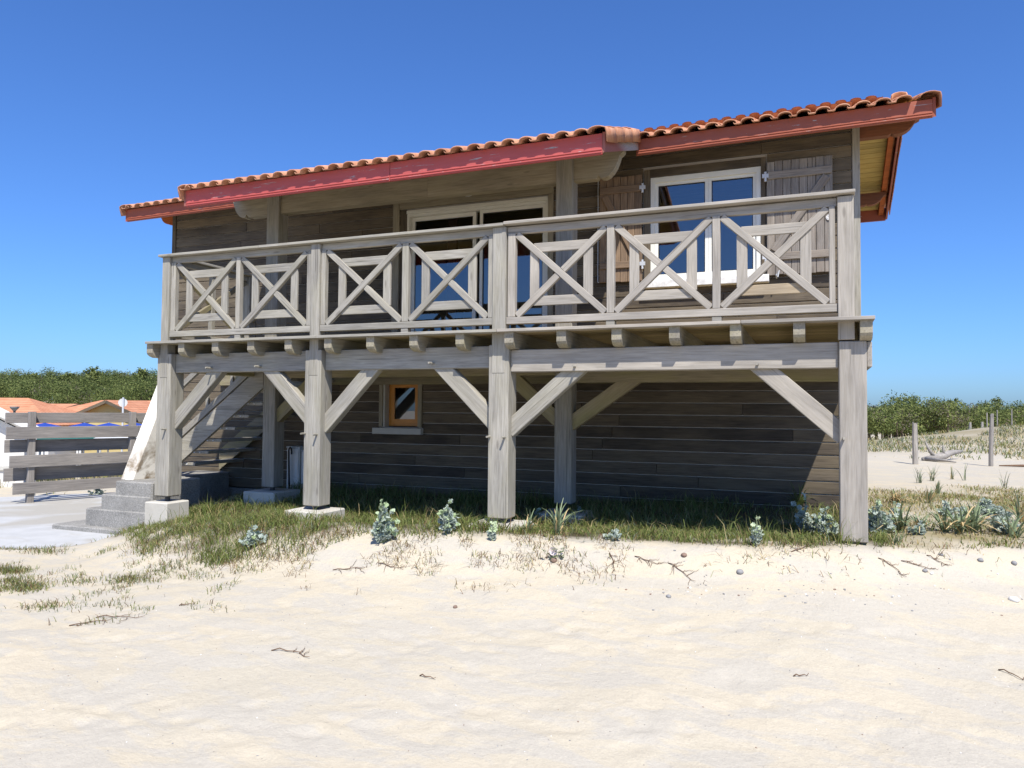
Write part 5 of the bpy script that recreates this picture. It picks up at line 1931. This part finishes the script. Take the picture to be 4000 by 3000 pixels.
for (u, v, L, a, b_, lb) in ((2610, 2200, .30, -1.0, 7, "brushy brown twig slanting down the bank below the deck shadow"), (2380, 2170, .22, -1.1, 6, "short brown root fan on the bank before the deck"), (2480, 2180, .25, -.6, 7, "tangled brown root on the bank before the deck"),
                             (3090, 2168, .26, .2, 3, "thin straight twig lying below the corner post"), (3430, 2180, .22, -1.0, 5, "wiry red brown twig below the corner post holly"), (3520, 2190, .24, -.5, 5, "curled wiry twig next to a dark stone"), (3620, 2170, .16, -1.1, 5, "small wiry twig under the strap leaves"),
                             (1300, 2235, .30, -.1, 6, "looped dead root at the foot of the grassy bank"), (1480, 2215, .26, -.8, 6, "dead root bundle below the tall sea holly"), (375, 2410, .42, -.4, 2, "long bent twig on open sand near the sand tufts"), (270, 2440, .30, .1, 5, "dry branched weed lying on open sand"),
                             (1060, 2550, .30, .05, 4, "dry weed with rooty end alone on open sand"), (1640, 2650, .12, -.9, 0, "short curved dark twig on open sand"), (3900, 2620, .16, -1.0, 1, "forked reddish twig on open sand at the side"), (3100, 2650, .09, 0, 0, "tiny straight twig on open sand"), (700, 2375, .12, -.3, 1, "small bent twig on open sand before the post block")):
    twig(u, v, L, a, lb, b_)

# ---------------------------------------------------------------- pine woods
def crown_cloud(n_tr, sampler, hrange, rr, clumps, per, size, spread, mats, seed):
    """Many pine crowns as leaf-sized faces in clumps, plus trunks; returns one mesh."""
    g = np.random.default_rng(seed)
    Vs, Qs, Ms, off = [], [], [], 0
    for k in range(n_tr):
        x, y = sampler(g)
        zg = float(ground(np.array([x]), np.array([y]), False)[0])
        h = g.uniform(*hrange)
        r = g.uniform(*rr)
        c = g.normal(0, 1, (clumps, 3))
        c /= np.linalg.norm(c, axis=1)[:, None]
        c *= (g.random(clumps) ** .35)[:, None]
        c[:, 2] = np.abs(c[:, 2]) * .9 - .12
        ctr = np.array([x, y, zg + h * .62]) + c * np.array([r, r, h * .42])
        n = clumps * per
        cc = np.repeat(ctr, per, 0) + g.normal(0, spread, (n, 3)) * np.array([1, 1, .65])
        a = g.normal(0, 1, (n, 3)); a /= np.linalg.norm(a, axis=1)[:, None]
        b = np.cross(a, g.normal(0, 1, (n, 3))); b /= np.linalg.norm(b, axis=1)[:, None]
        s = size * g.uniform(.45, 1.0, n)[:, None]
        q = np.stack([cc - a * s, cc + b * s * .32, cc + a * s, cc - b * s * .32], 1).reshape(-1, 3)
        i0 = off + np.arange(n) * 4
        Vs.append(q)
        Qs.append(np.stack([i0, i0 + 1, i0 + 2, i0 + 3], 1))
        tone = np.repeat(g.choice([0, 1, 2], clumps, p=[.55, .38, .07]), per)
        Ms.append(tone)
        off += n * 4
        w = .09
        t = np.array([[x - w, y, zg - .3], [x + w, y, zg - .3], [x + w * .4, y, zg + h * .75], [x - w * .4, y, zg + h * .75], [x, y - w, zg - .3], [x, y + w, zg - .3], [x, y + w * .4, zg + h * .75], [x, y - w * .4, zg + h * .75]])
        Vs.append(t)
        Qs.append(np.array([[0, 1, 2, 3], [4, 5, 6, 7]]) + off)
        Ms.append(np.array([3, 3]))
        off += 8
    return np_mesh("pine_wood", np.concatenate(Vs), quads=np.concatenate(Qs), qmat=np.concatenate(Ms), mats=mats)


PM = [MAT['pine1'], MAT['pine2'], MAT['pine3'], MAT['bark']]


def polar(g, b0, b1, d0, d1):
    dep = math.sqrt(g.uniform(d0 * d0, d1 * d1))
    lat = g.uniform(b0, b1) * dep
    p = CAM_POS + Vector((FWD.x, FWD.y, 0)).normalized() * dep + Vector((RIGHT.x, RIGHT.y, 0)).normalized() * lat
    return p.x, p.y


o = link("pine_wood", crown_cloud(230, lambda g: polar(g, .40, .86, 42, 70), (3.3, 4.5), (1.2, 2.1), 28, 50, .12, .24, PM, 21), None, Matrix.Identity(4))
tag(o, "dense green pine scrub closing the view behind the dune posts", "wood", kind="stuff")
o = link("pine_wood", crown_cloud(290, lambda g: polar(g, -.92, -.40, 86, 142), (4.0, 6.2), (1.6, 3.0), 30, 46, .20, .42, PM, 22), None, Matrix.Identity(4))
tag(o, "green pine wood covering the low hill behind the tiled houses", "wood", kind="stuff")
o = link("pine_wood", crown_cloud(90, lambda g: polar(g, -.40, .40, 62, 110), (3.4, 4.8), (1.6, 2.6), 22, 16, .3, .4, PM, 23), None, Matrix.Identity(4))
tag(o, "pine scrub on low ground hidden behind the beach house", "wood", kind="stuff")


def lone_pine(u, top, dep, r, label, seed):
    g = np.random.default_rng(seed)
    t = pix(u, top, dep)
    zg = gz(t.x, t.y)
    h = t.z - zg
    T = empty("pine_tree", (t.x, t.y, zg))
    tag(T, label, "tree", "pines standing above the woods")
    bm = bmesh.new()
    tube(bm, [(t.x, t.y, zg - .3), (t.x + .1, t.y, zg + h * .5), (t.x, t.y, zg + h * .92)], [.14, .10, .04], 7)
    nb = 7
    tips = []
    for k in range(nb):
        a = g.uniform(0, 6.28)
        z0 = zg + h * g.uniform(.45, .88)
        e = (t.x + math.cos(a) * r * g.uniform(.5, 1), t.y + math.sin(a) * r * g.uniform(.5, 1), z0 + h * .08)
        tube(bm, [(t.x, t.y, z0), e], [.05, .015], 5)
        tips.append(e)
    bm_obj("trunk", bm, MAT['bark'], T)
    ctr = []
    for e in tips:
        for q in (.55, .8, 1.0):
            ctr.append((t.x + (e[0] - t.x) * q, t.y + (e[1] - t.y) * q, e[2] + g.uniform(-.1, .12)))
    ctr += [(t.x + g.uniform(-.3, .3) * r, t.y + g.uniform(-.3, .3) * r, zg + h * g.uniform(.82, 1.0)) for _ in range(9)]
    per = 26
    ctr = np.repeat(np.array(ctr), per, 0)
    n = len(ctr)
    s0 = r * .13
    cc = ctr + g.normal(0, s0, (n, 3))
    a = g.normal(0, 1, (n, 3)); a /= np.linalg.norm(a, axis=1)[:, None]
    b = np.cross(a, g.normal(0, 1, (n, 3))); b /= np.linalg.norm(b, axis=1)[:, None]
    s = s0 * g.uniform(.5, 1.1, n)[:, None]
    q = np.stack([cc - a * s, cc + b * s * .4, cc + a * s, cc - b * s * .4], 1).reshape(-1, 3)
    me = np_mesh("crown", q, quads=np.arange(n * 4).reshape(-1, 4), qmat=np.repeat(g.choice([0, 1], n // per, p=[.6, .4]), per), mats=PM[:2])
    link("crown", me, None, Matrix.Identity(4), T)


lone_pine(362, 1443, 118, 2.3, "tall ragged pine topping the hill wood behind the middle roof", 1)
lone_pine(258, 1458, 120, 1.9, "broad pine on the hill wood above the long white house", 2)
lone_pine(545, 1448, 116, 2.2, "open-crowned pine on the hill wood above the yellow gable", 3)
lone_pine(130, 1466, 122, 1.7, "small pine tip on the hill wood above the street lamp", 4)
lone_pine(3563, 1548, 66, 0.7, "small dark pine rising above the scrub behind the thick short post", 5)
lone_pine(3505, 1558, 68, 0.8, "rounded pine rising above the scrub near the house corner", 6)
lone_pine(3730, 1556, 68, 0.9, "dark pine rising above the scrub behind the driftwood", 7)
lone_pine(3900, 1553, 68, 0.9, "broad pine rising above the scrub behind the thin poles", 8)
